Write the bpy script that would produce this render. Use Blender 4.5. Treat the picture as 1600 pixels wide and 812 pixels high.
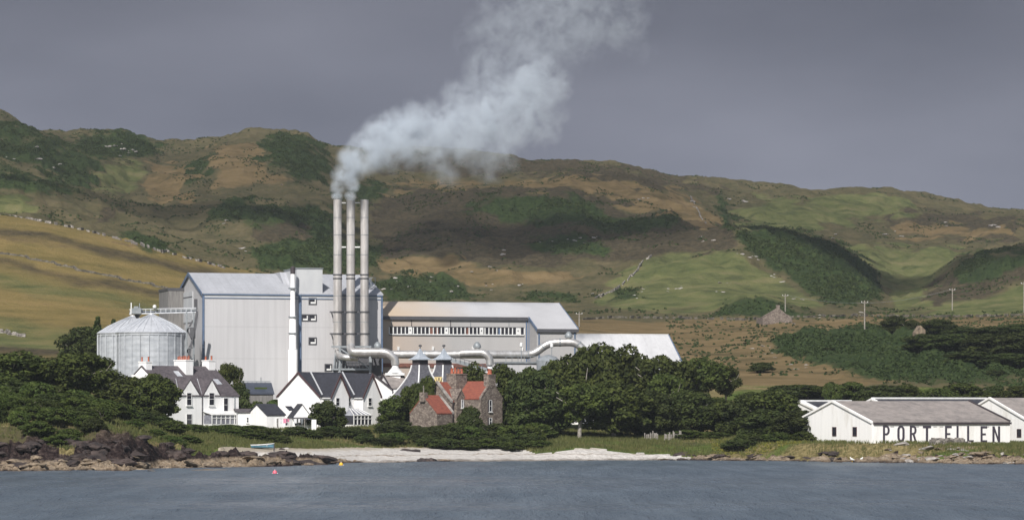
import bpy, math, random
import numpy as np
from mathutils import Vector, Matrix

random.seed(7)
R_ = np.random.default_rng(11)
scene = bpy.context.scene
COL = scene.collection
for o in list(bpy.data.objects):
    bpy.data.objects.remove(o)

# ------------------------------------------------------------------ camera
F = 5000.0          # focal length in photograph pixels (photograph is 1600 wide)
HY = 636.0          # image row of the horizon
CZ = 9.0            # eye height above the water
cam_d = bpy.data.cameras.new("camera")
cam = bpy.data.objects.new("camera", cam_d)
COL.objects.link(cam)
cam.location = (0, 0, CZ)
cam.rotation_euler = (math.radians(90), 0, 0)
cam_d.sensor_width = 36.0
cam_d.lens = 36.0 * F / 1600.0
cam_d.shift_y = (HY - 406.0) / 1600.0
cam_d.clip_start = 1.0
cam_d.clip_end = 30000.0
scene.camera = cam

# ------------------------------------------------------------------ light
SUN_EL = math.radians(41)
SUN_AZ = math.radians(14)       # to the left of straight behind the camera
sdir = Vector((-math.sin(SUN_AZ) * math.cos(SUN_EL), -math.cos(SUN_AZ) * math.cos(SUN_EL), math.sin(SUN_EL)))
sun_d = bpy.data.lights.new("sun", "SUN")
sun_d.energy = 3.9
sun_d.angle = math.radians(0.5)
sun_d.color = (1.0, 0.96, 0.91)
sun = bpy.data.objects.new("sun", sun_d)
COL.objects.link(sun)
sun.rotation_euler = sdir.to_track_quat('Z', 'Y').to_euler()

world = bpy.data.worlds.new("World")
scene.world = world
world.use_nodes = True
wn, wl = world.node_tree.nodes, world.node_tree.links
wn.clear()
w_out = wn.new("ShaderNodeOutputWorld")
w_bg = wn.new("ShaderNodeBackground")
w_bg.inputs[1].default_value = 1.0
sky = wn.new("ShaderNodeTexSky")
sky.sky_type = 'NISHITA'
sky.sun_disc = False
sky.sun_elevation = SUN_EL
sky.sun_rotation = math.radians(180) + SUN_AZ
w_sc = wn.new("ShaderNodeVectorMath"); w_sc.operation = 'SCALE'; w_sc.inputs[3].default_value = 0.055
wl.new(sky.outputs[0], w_sc.inputs[0])
w_tc = wn.new("ShaderNodeTexCoord")
w_sep = wn.new("ShaderNodeSeparateXYZ")
wl.new(w_tc.outputs['Generated'], w_sep.inputs[0])
# storm cloud bank filling the northern sky
w_map = wn.new("ShaderNodeMapping"); w_map.inputs['Scale'].default_value = (2.6, 2.6, 8.0)
w_map.inputs['Rotation'].default_value = (0, math.radians(18), 0)
wl.new(w_tc.outputs['Generated'], w_map.inputs[0])
w_n = wn.new("ShaderNodeTexNoise"); w_n.inputs['Scale'].default_value = 2.2; w_n.inputs['Detail'].default_value = 4
w_n.inputs['Roughness'].default_value = 0.45
wl.new(w_map.outputs[0], w_n.inputs['Vector'])
w_r = wn.new("ShaderNodeValToRGB")
w_r.color_ramp.elements[0].position = 0.30; w_r.color_ramp.elements[0].color = (0.124, 0.134, 0.174, 1)
w_r.color_ramp.elements[1].position = 0.68; w_r.color_ramp.elements[1].color = (0.205, 0.215, 0.266, 1)
wl.new(w_n.outputs[0], w_r.inputs[0])
# the bank is darker higher up and towards the zenith
w_h = wn.new("ShaderNodeMapRange")
for k, v in zip((1, 2, 3, 4), (0.05, 0.14, 1.0, 0.66)):
    w_h.inputs[k].default_value = v
wl.new(w_sep.outputs['Z'], w_h.inputs[0])
w_m = wn.new("ShaderNodeVectorMath"); w_m.operation = 'SCALE'
wl.new(w_r.outputs[0], w_m.inputs[0]); wl.new(w_h.outputs[0], w_m.inputs[3])
w_f = wn.new("ShaderNodeMapRange")
for k, v in zip((1, 2, 3, 4), (-0.15, 0.35, 0.0, 1.0)):
    w_f.inputs[k].default_value = v
wl.new(w_sep.outputs['Y'], w_f.inputs[0])
w_mix = wn.new("ShaderNodeMix"); w_mix.data_type = 'RGBA'
wl.new(w_f.outputs[0], w_mix.inputs[0]); wl.new(w_sc.outputs[0], w_mix.inputs[6]); wl.new(w_m.outputs[0], w_mix.inputs[7])
wl.new(w_mix.outputs[2], w_bg.inputs[0]); wl.new(w_bg.outputs[0], w_out.inputs[0])

scene.view_settings.view_transform = 'Standard'
scene.view_settings.look = 'None'
scene.view_settings.gamma = 1.0
scene.view_settings.exposure = 0.48
scene.view_settings.use_curve_mapping = False
try:
    scene.cycles.use_denoising = True
    scene.cycles.denoiser = 'OPENIMAGEDENOISE'
    scene.cycles.max_bounces = 6
    scene.cycles.volume_bounces = 2
    scene.cycles.volume_step_rate = 0.5
    scene.cycles.transparent_max_bounces = 8
except Exception:
    pass

# ------------------------------------------------------------------ helpers
def W(px, py, Y):
    """the world point that stands Y metres away behind photograph pixel px, py"""
    return Vector(((px - 800.0) * Y / F, Y, CZ + (HY - py) * Y / F))

def new_obj(name, mesh, parent=None):
    o = bpy.data.objects.new(name, mesh)
    COL.objects.link(o)
    if parent is not None:
        o.parent = parent
    return o

def thing(name, label, cat, loc=(0, 0, 0), rotz=0.0, group=None):
    o = bpy.data.objects.new(name, None)
    o.empty_display_size = 0.5
    COL.objects.link(o)
    o.location = loc
    o.rotation_euler = (0, 0, rotz)
    o["label"] = label; o["category"] = cat
    if group: o["group"] = group
    return o

def tag(o, label, cat, group=None, kind=None):
    o["label"] = label; o["category"] = cat
    if group: o["group"] = group
    if kind: o["kind"] = kind
    return o

def copy_tree(o, parent=None):
    c = o.copy(); COL.objects.link(c); c.parent = parent
    for ch in list(o.children):
        copy_tree(ch, c)
    return c

class MB:
    """collects boxes, prisms and tubes for ONE part"""
    def __init__(self):
        self.v = []; self.f = []
    def add(self, vs, fs):
        n = len(self.v)
        self.v += [tuple(v) for v in vs]
        self.f += [tuple(i + n for i in f) for f in fs]
        return self
    def box(self, x0, x1, y0, y1, z0, z1):
        return self.add([(x0, y0, z0), (x1, y0, z0), (x1, y1, z0), (x0, y1, z0), (x0, y0, z1), (x1, y0, z1), (x1, y1, z1), (x0, y1, z1)],
                        [(0, 3, 2, 1), (4, 5, 6, 7), (0, 1, 5, 4), (1, 2, 6, 5), (2, 3, 7, 6), (3, 0, 4, 7)])
    def prism(self, a, b):
        """two matching closed polygons a and b"""
        n = len(a)
        return self.add(list(a) + list(b), [tuple(range(n))[::-1], tuple(range(n, 2 * n))] +
                        [(i, (i + 1) % n, n + (i + 1) % n, n + i) for i in range(n)])
    def slab(self, p, t):
        """quad p thickened by vector t"""
        t = Vector(t)
        return self.prism([Vector(q) for q in p], [Vector(q) + t for q in p])
    def bar(self, p, q, w):
        p = Vector(p); q = Vector(q); d = (q - p).normalized()
        u = d.cross(Vector((0, 0, 1)))
        if u.length < 0.01: u = Vector((1, 0, 0))
        u.normalize(); v = d.cross(u).normalized()
        h = w / 2
        c = [u * h + v * h, -u * h + v * h, -u * h - v * h, u * h - v * h]
        return self.prism([p + k for k in c], [q + k for k in c])
    def tube(self, pts, r, n=14, caps=True):
        pts = [Vector(p) for p in pts]
        if not hasattr(r, '__len__'): r = [r] * len(pts)
        rings = []
        ref = Vector((0.13, 1, 0.07)).normalized()
        for i, p in enumerate(pts):
            d = (pts[min(i + 1, len(pts) - 1)] - pts[max(i - 1, 0)]).normalized()
            u = d.cross(ref)
            if u.length < 0.05: u = d.cross(Vector((1, 0, 0)))
            u.normalize(); v = d.cross(u).normalized()
            rings.append([p + (u * math.cos(k * 2 * math.pi / n) + v * math.sin(k * 2 * math.pi / n)) * r[i] for k in range(n)])
        vs = [q for ring in rings for q in ring]
        fs = []
        for i in range(len(pts) - 1):
            for k in range(n):
                a = i * n + k; b = i * n + (k + 1) % n
                fs.append((a, b, b + n, a + n))
        if caps:
            fs.append(tuple(range(n))[::-1]); fs.append(tuple(range((len(pts) - 1) * n, len(pts) * n)))
        return self.add(vs, fs)
    def lathe(self, prof, n=24, c=(0, 0)):
        return self.tube([(c[0], c[1], z) for r, z in prof], [max(r, 0.001) for r, z in prof], n)
    def build(self, name, mat, parent=None, smooth=False):
        me = bpy.data.meshes.new(name)
        me.from_pydata(self.v, [], self.f)
        if mat is not None: me.materials.append(mat)
        if smooth:
            me.polygons.foreach_set('use_smooth', [True] * len(me.polygons))
            try: me.set_sharp_from_angle(angle=math.radians(40))
            except Exception: pass
        me.update()
        return new_obj(name, me, parent)

def smooth_path(pts, rad, n=6):
    pts = [Vector(p) for p in pts]
    out = [pts[0]]
    for i in range(1, len(pts) - 1):
        a = (pts[i - 1] - pts[i]); b = (pts[i + 1] - pts[i])
        r = min(rad, a.length * 0.49, b.length * 0.49)
        A = pts[i] + a.normalized() * r; B = pts[i] + b.normalized() * r
        for k in range(n + 1):
            t = k / n
            out.append(A * (1 - t) ** 2 + pts[i] * 2 * t * (1 - t) + B * t * t)
    out.append(pts[-1])
    return out

class Frame:
    """a building front: left end at pixel px, Y metres away, running off to the right by theta degrees"""
    def __init__(s, px, Y, theta, zg):
        s.X0 = (px - 800) * Y / F; s.Y0 = Y; s.t = math.radians(theta)
        s.c = math.cos(s.t); s.s = math.sin(s.t); s.zg = zg
    def on(s, px, py=None, d=0.0):
        """local a (and height above zg) of the pixel on the plane d behind the front"""
        u = (px - 800) / F
        a = (u * (s.Y0 + d * s.c) - s.X0 + d * s.s) / (s.c - u * s.s)
        if py is None: return a
        Y = s.Y0 + a * s.s + d * s.c
        return a, CZ + (HY - py) * Y / F - s.zg
    def side(s, px, a=0.0, py=None):
        u = (px - 800) / F
        d = (s.X0 + a * s.c - u * (s.Y0 + a * s.s)) / (s.s + u * s.c)
        if py is None: return d
        Y = s.Y0 + a * s.s + d * s.c
        return d, CZ + (HY - py) * Y / F - s.zg
    def z(s, py, a=0.0, d=0.0):
        return CZ + (HY - py) * (s.Y0 + a * s.s + d * s.c) / F - s.zg
    def root(s, name, label, cat, group=None):
        return thing(name, label, cat, (s.X0, s.Y0, s.zg), s.t, group)

# ------------------------------------------------------------------ materials
def nmat(name):
    m = bpy.data.materials.new(name); m.use_nodes = True
    n, l = m.node_tree.nodes, m.node_tree.links
    return m, n, l, n['Principled BSDF']

def mat(name, c1, c2=None, rough=0.7, scale=1.0, stretch=(1, 1, 1), metal=0.0, bump=0.0, bscale=None, detail=5, spread=(0.35, 0.65), coat=0.0):
    m, n, l, b = nmat(name)
    if c2 is None: c2 = tuple(x * 0.8 for x in c1)
    tc = n.new('ShaderNodeTexCoord'); mp = n.new('ShaderNodeMapping')
    mp.inputs['Scale'].default_value = stretch
    l.new(tc.outputs['Object'], mp.inputs[0])
    nz = n.new('ShaderNodeTexNoise'); nz.inputs['Scale'].default_value = scale; nz.inputs['Detail'].default_value = detail
    nz.inputs['Roughness'].default_value = 0.6
    l.new(mp.outputs[0], nz.inputs['Vector'])
    r = n.new('ShaderNodeValToRGB')
    r.color_ramp.elements[0].position = spread[0]; r.color_ramp.elements[0].color = (*c2, 1)
    r.color_ramp.elements[1].position = spread[1]; r.color_ramp.elements[1].color = (*c1, 1)
    l.new(nz.outputs[0], r.inputs[0]); l.new(r.outputs[0], b.inputs['Base Color'])
    b.inputs['Roughness'].default_value = rough; b.inputs['Metallic'].default_value = metal
    if bump:
        n2 = n.new('ShaderNodeTexNoise'); n2.inputs['Scale'].default_value = bscale or scale * 4; n2.inputs['Detail'].default_value = 4
        l.new(mp.outputs[0], n2.inputs['Vector'])
        bp = n.new('ShaderNodeBump'); bp.inputs['Strength'].default_value = bump; bp.inputs['Distance'].default_value = 0.1
        l.new(n2.outputs[0], bp.inputs['Height']); l.new(bp.outputs[0], b.inputs['Normal'])
    return m

M = {}
M['white'] = mat('white_harling', (0.88, 0.87, 0.86), (0.78, 0.765, 0.74), 0.9, 0.5, (1, 1, 0.4), bump=0.2, bscale=6, spread=(0.25, 0.5))
M['white2'] = mat('white_limewash', (0.86, 0.845, 0.82), (0.62, 0.58, 0.50), 0.9, 0.35, (1, 1, 0.35), bump=0.3, bscale=5, spread=(0.22, 0.46))
M['slate'] = mat('dark_slate', (0.040, 0.042, 0.055), (0.020, 0.020, 0.026), 0.6, 2.2, (1, 1, 2.5), bump=0.5, bscale=8)
M['slate_b'] = mat('brown_slate', (0.115, 0.098, 0.105), (0.060, 0.050, 0.056), 0.7, 1.8, (1, 1, 2.5), bump=0.5, bscale=8)
M['slate_g'] = mat('grey_roof', (0.30, 0.265, 0.245), (0.20, 0.18, 0.17), 0.8, 0.35, (1, 1, 3), bump=0.4, bscale=5, spread=(0.3, 0.6))
M['kiln'] = mat('kiln_slate', (0.145, 0.145, 0.165), (0.075, 0.075, 0.088), 0.65, 1.6, (1, 1, 2.5), bump=0.5, bscale=7)
M['brown_trim'] = mat('brown_trim', (0.09, 0.045, 0.045), None, 0.6)
M['dark_trim'] = mat('dark_trim', (0.05, 0.04, 0.045), None, 0.6)
M['blue_trim'] = mat('blue_trim', (0.115, 0.16, 0.25), (0.08, 0.12, 0.19), 0.5, 1.0)
M['clad'] = mat('pale_cladding', (0.51, 0.503, 0.510), (0.46, 0.452, 0.46), 0.55, 0.16, (1, 1, 0.35), detail=6, spread=(0.3, 0.7))
M['clad_l'] = mat('light_cladding', (0.50, 0.51, 0.52), (0.42, 0.43, 0.45), 0.55, 0.3, (1, 1, 0.4))
M['mroof'] = mat('metal_roof', (0.43, 0.44, 0.47), (0.36, 0.37, 0.395), 0.5, 0.20, (2.2, 0.5, 0.5), detail=6)
M['wroof'] = mat('white_roof', (0.56, 0.56, 0.57), (0.48, 0.48, 0.49), 0.5, 0.2, (2, 0.5, 0.5))
M['steel'] = mat('stainless_duct', (0.62, 0.61, 0.60), (0.42, 0.40, 0.38), 0.33, 1.2, (1, 1, 0.6), metal=0.6)
M['stack'] = mat('stack_steel', (0.62, 0.59, 0.57), (0.37, 0.34, 0.32), 0.38, 0.55, (2.0, 2.0, 0.45), metal=0.35, bump=0.15, bscale=2, spread=(0.3, 0.62))
M['dark_steel'] = mat('dark_steel', (0.10, 0.10, 0.11), None, 0.5, metal=0.3)
M['grey_steel'] = mat('grey_steel', (0.30, 0.32, 0.34), (0.20, 0.22, 0.23), 0.5, 1.0, metal=0.2)
M['galv'] = mat('galvanised_silo', (0.52, 0.54, 0.57), (0.36, 0.38, 0.41), 0.42, 0.9, (0.6, 0.6, 1.4), metal=0.15, spread=(0.3, 0.65))
M['galv_d'] = mat('galvanised_rib', (0.66, 0.68, 0.72), None, 0.45, metal=0.4)
M['glass'] = mat('window_glass', (0.030, 0.032, 0.045), (0.015, 0.015, 0.02), 0.15, 3.0)
M['glass_p'] = mat('pale_glass', (0.30, 0.31, 0.34), (0.12, 0.12, 0.15), 0.15, 0.9)
M['frame_w'] = mat('white_frame', (0.78, 0.78, 0.77), None, 0.5)
M['red'] = mat('red_tile', (0.25, 0.072, 0.043), (0.15, 0.042, 0.030), 0.8, 1.6, (1, 1, 2), bump=0.4, bscale=7, spread=(0.28, 0.66))
M['terra'] = mat('terracotta', (0.46, 0.14, 0.07), (0.30, 0.08, 0.05), 0.8, 4)
M['letter'] = mat('black_letter_paint', (0.035, 0.030, 0.045), (0.055, 0.045, 0.06), 0.7, 2.0)
M['wood'] = mat('weathered_wood', (0.30, 0.28, 0.25), (0.17, 0.15, 0.13), 0.85, 2)
M['bark'] = mat('bark', (0.36, 0.33, 0.29), (0.17, 0.15, 0.125), 0.9, 3, bump=0.5)
M['grey_wall'] = mat('grey_boards', (0.22, 0.21, 0.20), (0.13, 0.125, 0.12), 0.85, 1.0, (3, 3, 0.3))
M['navy'] = mat('navy_sheet_roof', (0.050, 0.062, 0.088), (0.035, 0.042, 0.06), 0.5, 0.8)
M['pink'] = mat('pink_cloth', (0.75, 0.30, 0.42), None, 0.8)
M['white_cloth'] = mat('white_cloth', (0.8, 0.8, 0.82), None, 0.8)
M['buoy_pink'] = mat('pink_buoy', (0.85, 0.16, 0.22), (0.7, 0.12, 0.16), 0.4)
M['buoy_yellow'] = mat('yellow_buoy', (0.85, 0.48, 0.03), (0.7, 0.38, 0.02), 0.4)
M['boat_blue'] = mat('blue_boat', (0.14, 0.30, 0.40), (0.08, 0.20, 0.28), 0.4)
M['yellow_paint'] = mat('cream_sign', (0.70, 0.55, 0.25), None, 0.5)
M['rust'] = mat('rusty_steel', (0.20, 0.085, 0.06), (0.11, 0.05, 0.04), 0.8, 2)
M['feather'] = mat('white_feather', (0.8, 0.8, 0.8), None, 0.8)
M['shade_cloud'] = mat('cloud_vapour', (0.8, 0.8, 0.8), None, 1.0)

def stone_mat(name, ca, cb, cm, scale=1.6):
    m, n, l, b = nmat(name)
    tc = n.new('ShaderNodeTexCoord')
    mp = n.new('ShaderNodeMapping'); mp.inputs['Scale'].default_value = (1, 1, 1.7)
    l.new(tc.outputs['Object'], mp.inputs[0])
    v = n.new('ShaderNodeTexVoronoi'); v.inputs['Scale'].default_value = scale
    l.new(mp.outputs[0], v.inputs['Vector'])
    r = n.new('ShaderNodeValToRGB')
    r.color_ramp.elements[0].color = (*cb, 1); r.color_ramp.elements[1].color = (*ca, 1)
    e = r.color_ramp.elements.new(0.8); e.color = (*cm, 1)
    sp = n.new('ShaderNodeSeparateColor'); l.new(v.outputs['Color'], sp.inputs[0])
    l.new(sp.outputs[0], r.inputs[0])
    v2 = n.new('ShaderNodeTexVoronoi'); v2.feature = 'DISTANCE_TO_EDGE'; v2.inputs['Scale'].default_value = scale
    l.new(mp.outputs[0], v2.inputs['Vector'])
    mr = n.new('ShaderNodeMapRange'); mr.inputs[2].default_value = 0.08; l.new(v2.outputs['Distance'], mr.inputs[0])
    mx = n.new('ShaderNodeMix'); mx.data_type = 'RGBA'; mx.inputs[6].default_value = (*[x * 0.7 for x in cb], 1)
    l.new(mr.outputs[0], mx.inputs[0]); l.new(r.outputs[0], mx.inputs[7])
    l.new(mx.outputs[2], b.inputs['Base Color']); b.inputs['Roughness'].default_value = 0.9
    bp = n.new('ShaderNodeBump'); bp.inputs['Strength'].default_value = 0.6; bp.inputs['Distance'].default_value = 0.12
    l.new(mr.outputs[0], bp.inputs['Height']); l.new(bp.outputs[0], b.inputs['Normal'])
    return m
M['stone'] = stone_mat('rubble_stone', (0.225, 0.180, 0.150), (0.115, 0.088, 0.075), (0.28, 0.235, 0.195), 2.3)
M['drystone'] = stone_mat('dry_stone', (0.22, 0.20, 0.175), (0.08, 0.07, 0.06), (0.34, 0.31, 0.28), 1.2)
M['drystone_d'] = stone_mat('mossy_dry_stone', (0.12, 0.105, 0.08), (0.05, 0.045, 0.03), (0.17, 0.15, 0.12), 1.2)

def seams(m, pitch, dark=0.86, axis=0, width=0.09, lap=0.0, grime=0.25):
    """sheet joints and rain streaks of its own on a cladding"""
    n, l = m.node_tree.nodes, m.node_tree.links; b = n['Principled BSDF']
    src = b.inputs['Base Color'].links[0].from_socket
    tc = n.new('ShaderNodeTexCoord'); sp = n.new('ShaderNodeSeparateXYZ'); l.new(tc.outputs['Object'], sp.inputs[0])
    def line(sock, p, w):
        d = n.new('ShaderNodeMath'); d.operation = 'DIVIDE'; d.inputs[1].default_value = p; l.new(sock, d.inputs[0])
        f = n.new('ShaderNodeMath'); f.operation = 'FRACT'; l.new(d.outputs[0], f.inputs[0])
        c = n.new('ShaderNodeMath'); c.operation = 'LESS_THAN'; c.inputs[1].default_value = w; l.new(f.outputs[0], c.inputs[0]); return c.outputs[0]
    k = line(sp.outputs[axis], pitch, width)
    if lap:
        k2 = line(sp.outputs[2], lap, .05); mx_ = n.new('ShaderNodeMath'); mx_.operation = 'MAXIMUM'; l.new(k, mx_.inputs[0]); l.new(k2, mx_.inputs[1]); k = mx_.outputs[0]
    mp = n.new('ShaderNodeMapping'); mp.inputs['Scale'].default_value = (1.3, 1.3, .06); l.new(tc.outputs['Object'], mp.inputs[0])
    nz = n.new('ShaderNodeTexNoise'); nz.inputs['Scale'].default_value = 1.0; nz.inputs['Detail'].default_value = 5; l.new(mp.outputs[0], nz.inputs['Vector'])
    mr = n.new('ShaderNodeMapRange')
    for q, v in zip((1, 2, 3, 4), (.45, .72, 1, 1 - grime)): mr.inputs[q].default_value = v
    l.new(nz.outputs[0], mr.inputs[0])
    a = n.new('ShaderNodeMath'); a.operation = 'MULTIPLY_ADD'; a.inputs[1].default_value = dark - 1; a.inputs[2].default_value = 1; l.new(k, a.inputs[0])
    t = n.new('ShaderNodeMath'); t.operation = 'MULTIPLY'; l.new(a.outputs[0], t.inputs[0]); l.new(mr.outputs[0], t.inputs[1])
    v = n.new('ShaderNodeVectorMath'); v.operation = 'SCALE'; l.new(src, v.inputs[0]); l.new(t.outputs[0], v.inputs[3]); l.new(v.outputs[0], b.inputs['Base Color'])
seams(M['clad'], 2.0, .93, 0, .07, 6.1, .10); seams(M['mroof'], 1.6, .90, 0, .08, 0, .12); seams(M['wroof'], 2.4, .93, 0, .06, 0, .10)
seams(M['white'], 50, 1, 0, 0, 0, .10); seams(M['white2'], 50, 1, 0, 0, 0, .08); seams(M['slate_g'], 1.9, .90, 0, .07, 1.0, .25)
seams(M['slate'], 50, 1, 0, 0, .45, .2); seams(M['slate_b'], 50, 1, 0, 0, .45, .2); seams(M['stack'], 50, 1, 0, 0, 2.4, .35); seams(M['galv'], 50, 1, 0, 0, 1.15, .15)
def hall_mat(name, c_grey, c_tan, x0, x1):
    """grey cladding with a tan weather stain towards one end"""
    m = mat(name, c_grey, tuple(x * 0.88 for x in c_grey), 0.55, 0.18, (1, 1, 0.35), detail=6)
    n, l = m.node_tree.nodes, m.node_tree.links
    b = n['Principled BSDF']
    src = b.inputs['Base Color'].links[0].from_socket
    tc = n.new('ShaderNodeTexCoord'); sp = n.new('ShaderNodeSeparateXYZ'); l.new(tc.outputs['Object'], sp.inputs[0])
    nz = n.new('ShaderNodeTexNoise'); nz.inputs['Scale'].default_value = 0.15; l.new(tc.outputs['Object'], nz.inputs['Vector'])
    ad = n.new('ShaderNodeMath'); ad.operation = 'MULTIPLY_ADD'; ad.inputs[1].default_value = 9.0
    l.new(nz.outputs[0], ad.inputs[0]); l.new(sp.outputs[0], ad.inputs[2])
    mr = n.new('ShaderNodeMapRange'); mr.inputs[1].default_value = x0 + 4; mr.inputs[2].default_value = x1 + 4
    mr.inputs[3].default_value = 1; mr.inputs[4].default_value = 0
    l.new(ad.outputs[0], mr.inputs[0])
    mx = n.new('ShaderNodeMix'); mx.data_type = 'RGBA'; mx.inputs[7].default_value = (*c_tan, 1)
    l.new(mr.outputs[0], mx.inputs[0]); l.new(src, mx.inputs[6]); l.new(mx.outputs[2], b.inputs['Base Color'])
    return m
M['hall'] = hall_mat('hall_cladding', (0.41, 0.40, 0.395), (0.44, 0.355, 0.285), 1, 16)
M['hall_roof'] = hall_mat('hall_roof_sheet', (0.45, 0.45, 0.465), (0.46, 0.365, 0.265), 2, 20)

def leaf_mat(name, ca, cb, var=0.25, trans=0.25):
    m, n, l, b = nmat(name)
    g = n.new('ShaderNodeNewGeometry'); oi = n.new('ShaderNodeObjectInfo')
    tc = n.new('ShaderNodeTexCoord')
    nz = n.new('ShaderNodeTexNoise'); nz.inputs['Scale'].default_value = 0.45; nz.inputs['Detail'].default_value = 3
    l.new(g.outputs['Position'], nz.inputs['Vector'])
    ad = n.new('ShaderNodeMath'); ad.operation = 'MULTIPLY_ADD'; ad.inputs[1].default_value = 0.45
    l.new(g.outputs['Random Per Island'], ad.inputs[0])
    ms = n.new('ShaderNodeMath'); ms.operation = 'MULTIPLY_ADD'; ms.inputs[1].default_value = 1.1; ms.inputs[2].default_value = -0.28
    l.new(nz.outputs[0], ms.inputs[0]); l.new(ms.outputs[0], ad.inputs[2])
    mx = n.new('ShaderNodeMix'); mx.data_type = 'RGBA'; mx.clamp_factor = True
    mx.inputs[6].default_value = (*ca, 1); mx.inputs[7].default_value = (*cb, 1)
    l.new(ad.outputs[0], mx.inputs[0])
    hs = n.new('ShaderNodeHueSaturation')
    mr = n.new('ShaderNodeMapRange'); mr.inputs[3].default_value = 1 - var; mr.inputs[4].default_value = 1 + var
    l.new(oi.outputs['Random'], mr.inputs[0]); l.new(mr.outputs[0], hs.inputs['Value'])
    mh = n.new('ShaderNodeMapRange'); mh.inputs[3].default_value = 0.485; mh.inputs[4].default_value = 0.51
    l.new(oi.outputs['Random'], mh.inputs[0]); l.new(mh.outputs[0], hs.inputs['Hue'])
    l.new(mx.outputs[2], hs.inputs['Color'])
    l.new(hs.outputs[0], b.inputs['Base Color']); b.inputs['Roughness'].default_value = 0.7
    b.inputs['Specular IOR Level'].default_value = 0.2
    tr = n.new('ShaderNodeBsdfTranslucent'); l.new(hs.outputs[0], tr.inputs[0])
    ms2 = n.new('ShaderNodeMixShader'); ms2.inputs[0].default_value = trans
    l.new(b.outputs[0], ms2.inputs[1]); l.new(tr.outputs[0], ms2.inputs[2])
    l.new(ms2.outputs[0], n['Material Output'].inputs[0])
    return m
M['leaf'] = leaf_mat('broad_leaf', (0.020, 0.034, 0.009), (0.092, 0.112, 0.022))
M['leaf_d'] = leaf_mat('dark_leaf', (0.018, 0.030, 0.009), (0.074, 0.092, 0.022))
M['leaf_b'] = leaf_mat('bush_leaf', (0.022, 0.044, 0.010), (0.098, 0.125, 0.026))
M['bracken'] = leaf_mat('bracken_frond', (0.016, 0.032, 0.010), (0.062, 0.086, 0.024), 0.0)
M['grassb'] = leaf_mat('grass_blade', (0.060, 0.085, 0.022), (0.165, 0.155, 0.058), 0.0)
M['gorse'] = leaf_mat('yellow_weed', (0.12, 0.14, 0.02), (0.26, 0.25, 0.045), 0.0)
M['rock'] = mat('shore_rock', (0.075, 0.054, 0.047), (0.013, 0.009, 0.009), 0.9, 0.7, (1, 1, 1.4), bump=1.0, bscale=2.5, detail=8, spread=(0.38, 0.66))
M['rock_t'] = mat('tan_rock', (0.27, 0.21, 0.145), (0.06, 0.045, 0.035), 0.9, 0.9, (1, 1, 1.4), bump=1.0, bscale=2.5, detail=8, spread=(0.33, 0.6))
M['rock_g'] = mat('hill_rock', (0.40, 0.37, 0.34), (0.16, 0.145, 0.13), 0.9, 0.8, bump=1.0, bscale=2, detail=8)

# ------------------------------------------------------------------ noise
def vnoise(x, y, seed=0):
    xi = np.floor(x).astype(np.int64); yi = np.floor(y).astype(np.int64)
    fx = x - xi; fy = y - yi
    fx = fx * fx * fx * (fx * (fx * 6 - 15) + 10); fy = fy * fy * fy * (fy * (fy * 6 - 15) + 10)
    def h(i, j):
        k = (i * 374761393 + j * 668265263 + seed * 1442695041) & 0x7fffffff
        k = ((k ^ (k >> 13)) * 1274126177) & 0x7fffffff
        k = (k ^ (k >> 16)) & 0xffffff
        return k / float(0xffffff) * 2 - 1
    a = h(xi, yi); b = h(xi + 1, yi); c = h(xi, yi + 1); d = h(xi + 1, yi + 1)
    return a + (b - a) * fx + (c - a) * fy + (a - b - c + d) * fx * fy
def fbm(x, y, oct=5, seed=0, gain=0.5):
    s = np.zeros_like(x, dtype=float); a = 1.0; t = 0
    for o in range(oct):
        s += a * vnoise(x, y, seed + o); t += a
        x = x * 2.03 + 17.1; y = y * 2.03 - 9.7; a *= gain
    return s / t

# ------------------------------------------------------------------ terrain
# each line: (px, Y, py) knots of a contour of the land seen in the photograph; v gives height instead of py
def shoreY(px):
    return np.interp(px, [-900, -100, 0, 200, 245, 300, 480, 560, 700, 1000, 1150, 1300, 1450, 1600, 2500],
                     [445, 452, 455, 458, 475, 480, 500, 522, 537, 548, 545, 530, 520, 505, 480])
PX = [-900, 0, 60, 100, 150, 200, 250, 300, 350, 400, 450, 500, 560, 600, 700, 800, 900, 1000, 1100, 1150, 1200, 1250, 1300, 1370, 1400, 1450, 1500, 1550, 1600, 2500]
def lay(Y, py):
    return (np.array(Y, float), np.array(py, float))
def zl(Y, z):      # by height: give py equivalents
    Y = np.array(Y, float) * np.ones(len(PX)); z = np.array(z, float) * np.ones(len(PX))
    return (Y, HY - (z - CZ) * F / Y)
sh = shoreY(np.array(PX, float))
def P_(d):         # dict of sparse knots -> per PX values
    ks = sorted(d); return np.interp(PX, ks, [d[k] for k in ks])
LAY = []
LAY.append(zl(sh - 90, -5.0))
LAY.append(zl(sh - 12, -1.2))
LAY.append(zl(sh, 0.0))
LAY.append((sh + P_({0: 9, 200: 9, 250: 10, 480: 10, 560: 14, 830: 14, 900: 6, 1250: 4, 1600: 6}),
            P_({-900: 690, 0: 692, 60: 688, 100: 700, 150: 690, 200: 690, 250: 702, 300: 712, 480: 712, 560: 708, 700: 706, 800: 708, 900: 703, 1000: 708, 1100: 712, 1300: 716, 1600: 715, 2500: 715})))
LAY.append((sh + P_({0: 22, 200: 24, 300: 35, 480: 38, 560: 28, 800: 22, 900: 14, 1150: 12, 1250: 9.5, 1400: 9.5, 1600: 20}),
            P_({-900: 650, 0: 655, 60: 650, 100: 652, 150: 655, 200: 672, 250: 682, 300: 690, 400: 697, 480: 698, 560: 697, 700: 697, 800: 694, 900: 692, 1000: 693, 1100: 695, 1200: 694, 1300: 692, 1400: 692, 1500: 695, 1600: 697, 2500: 697})))
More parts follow.
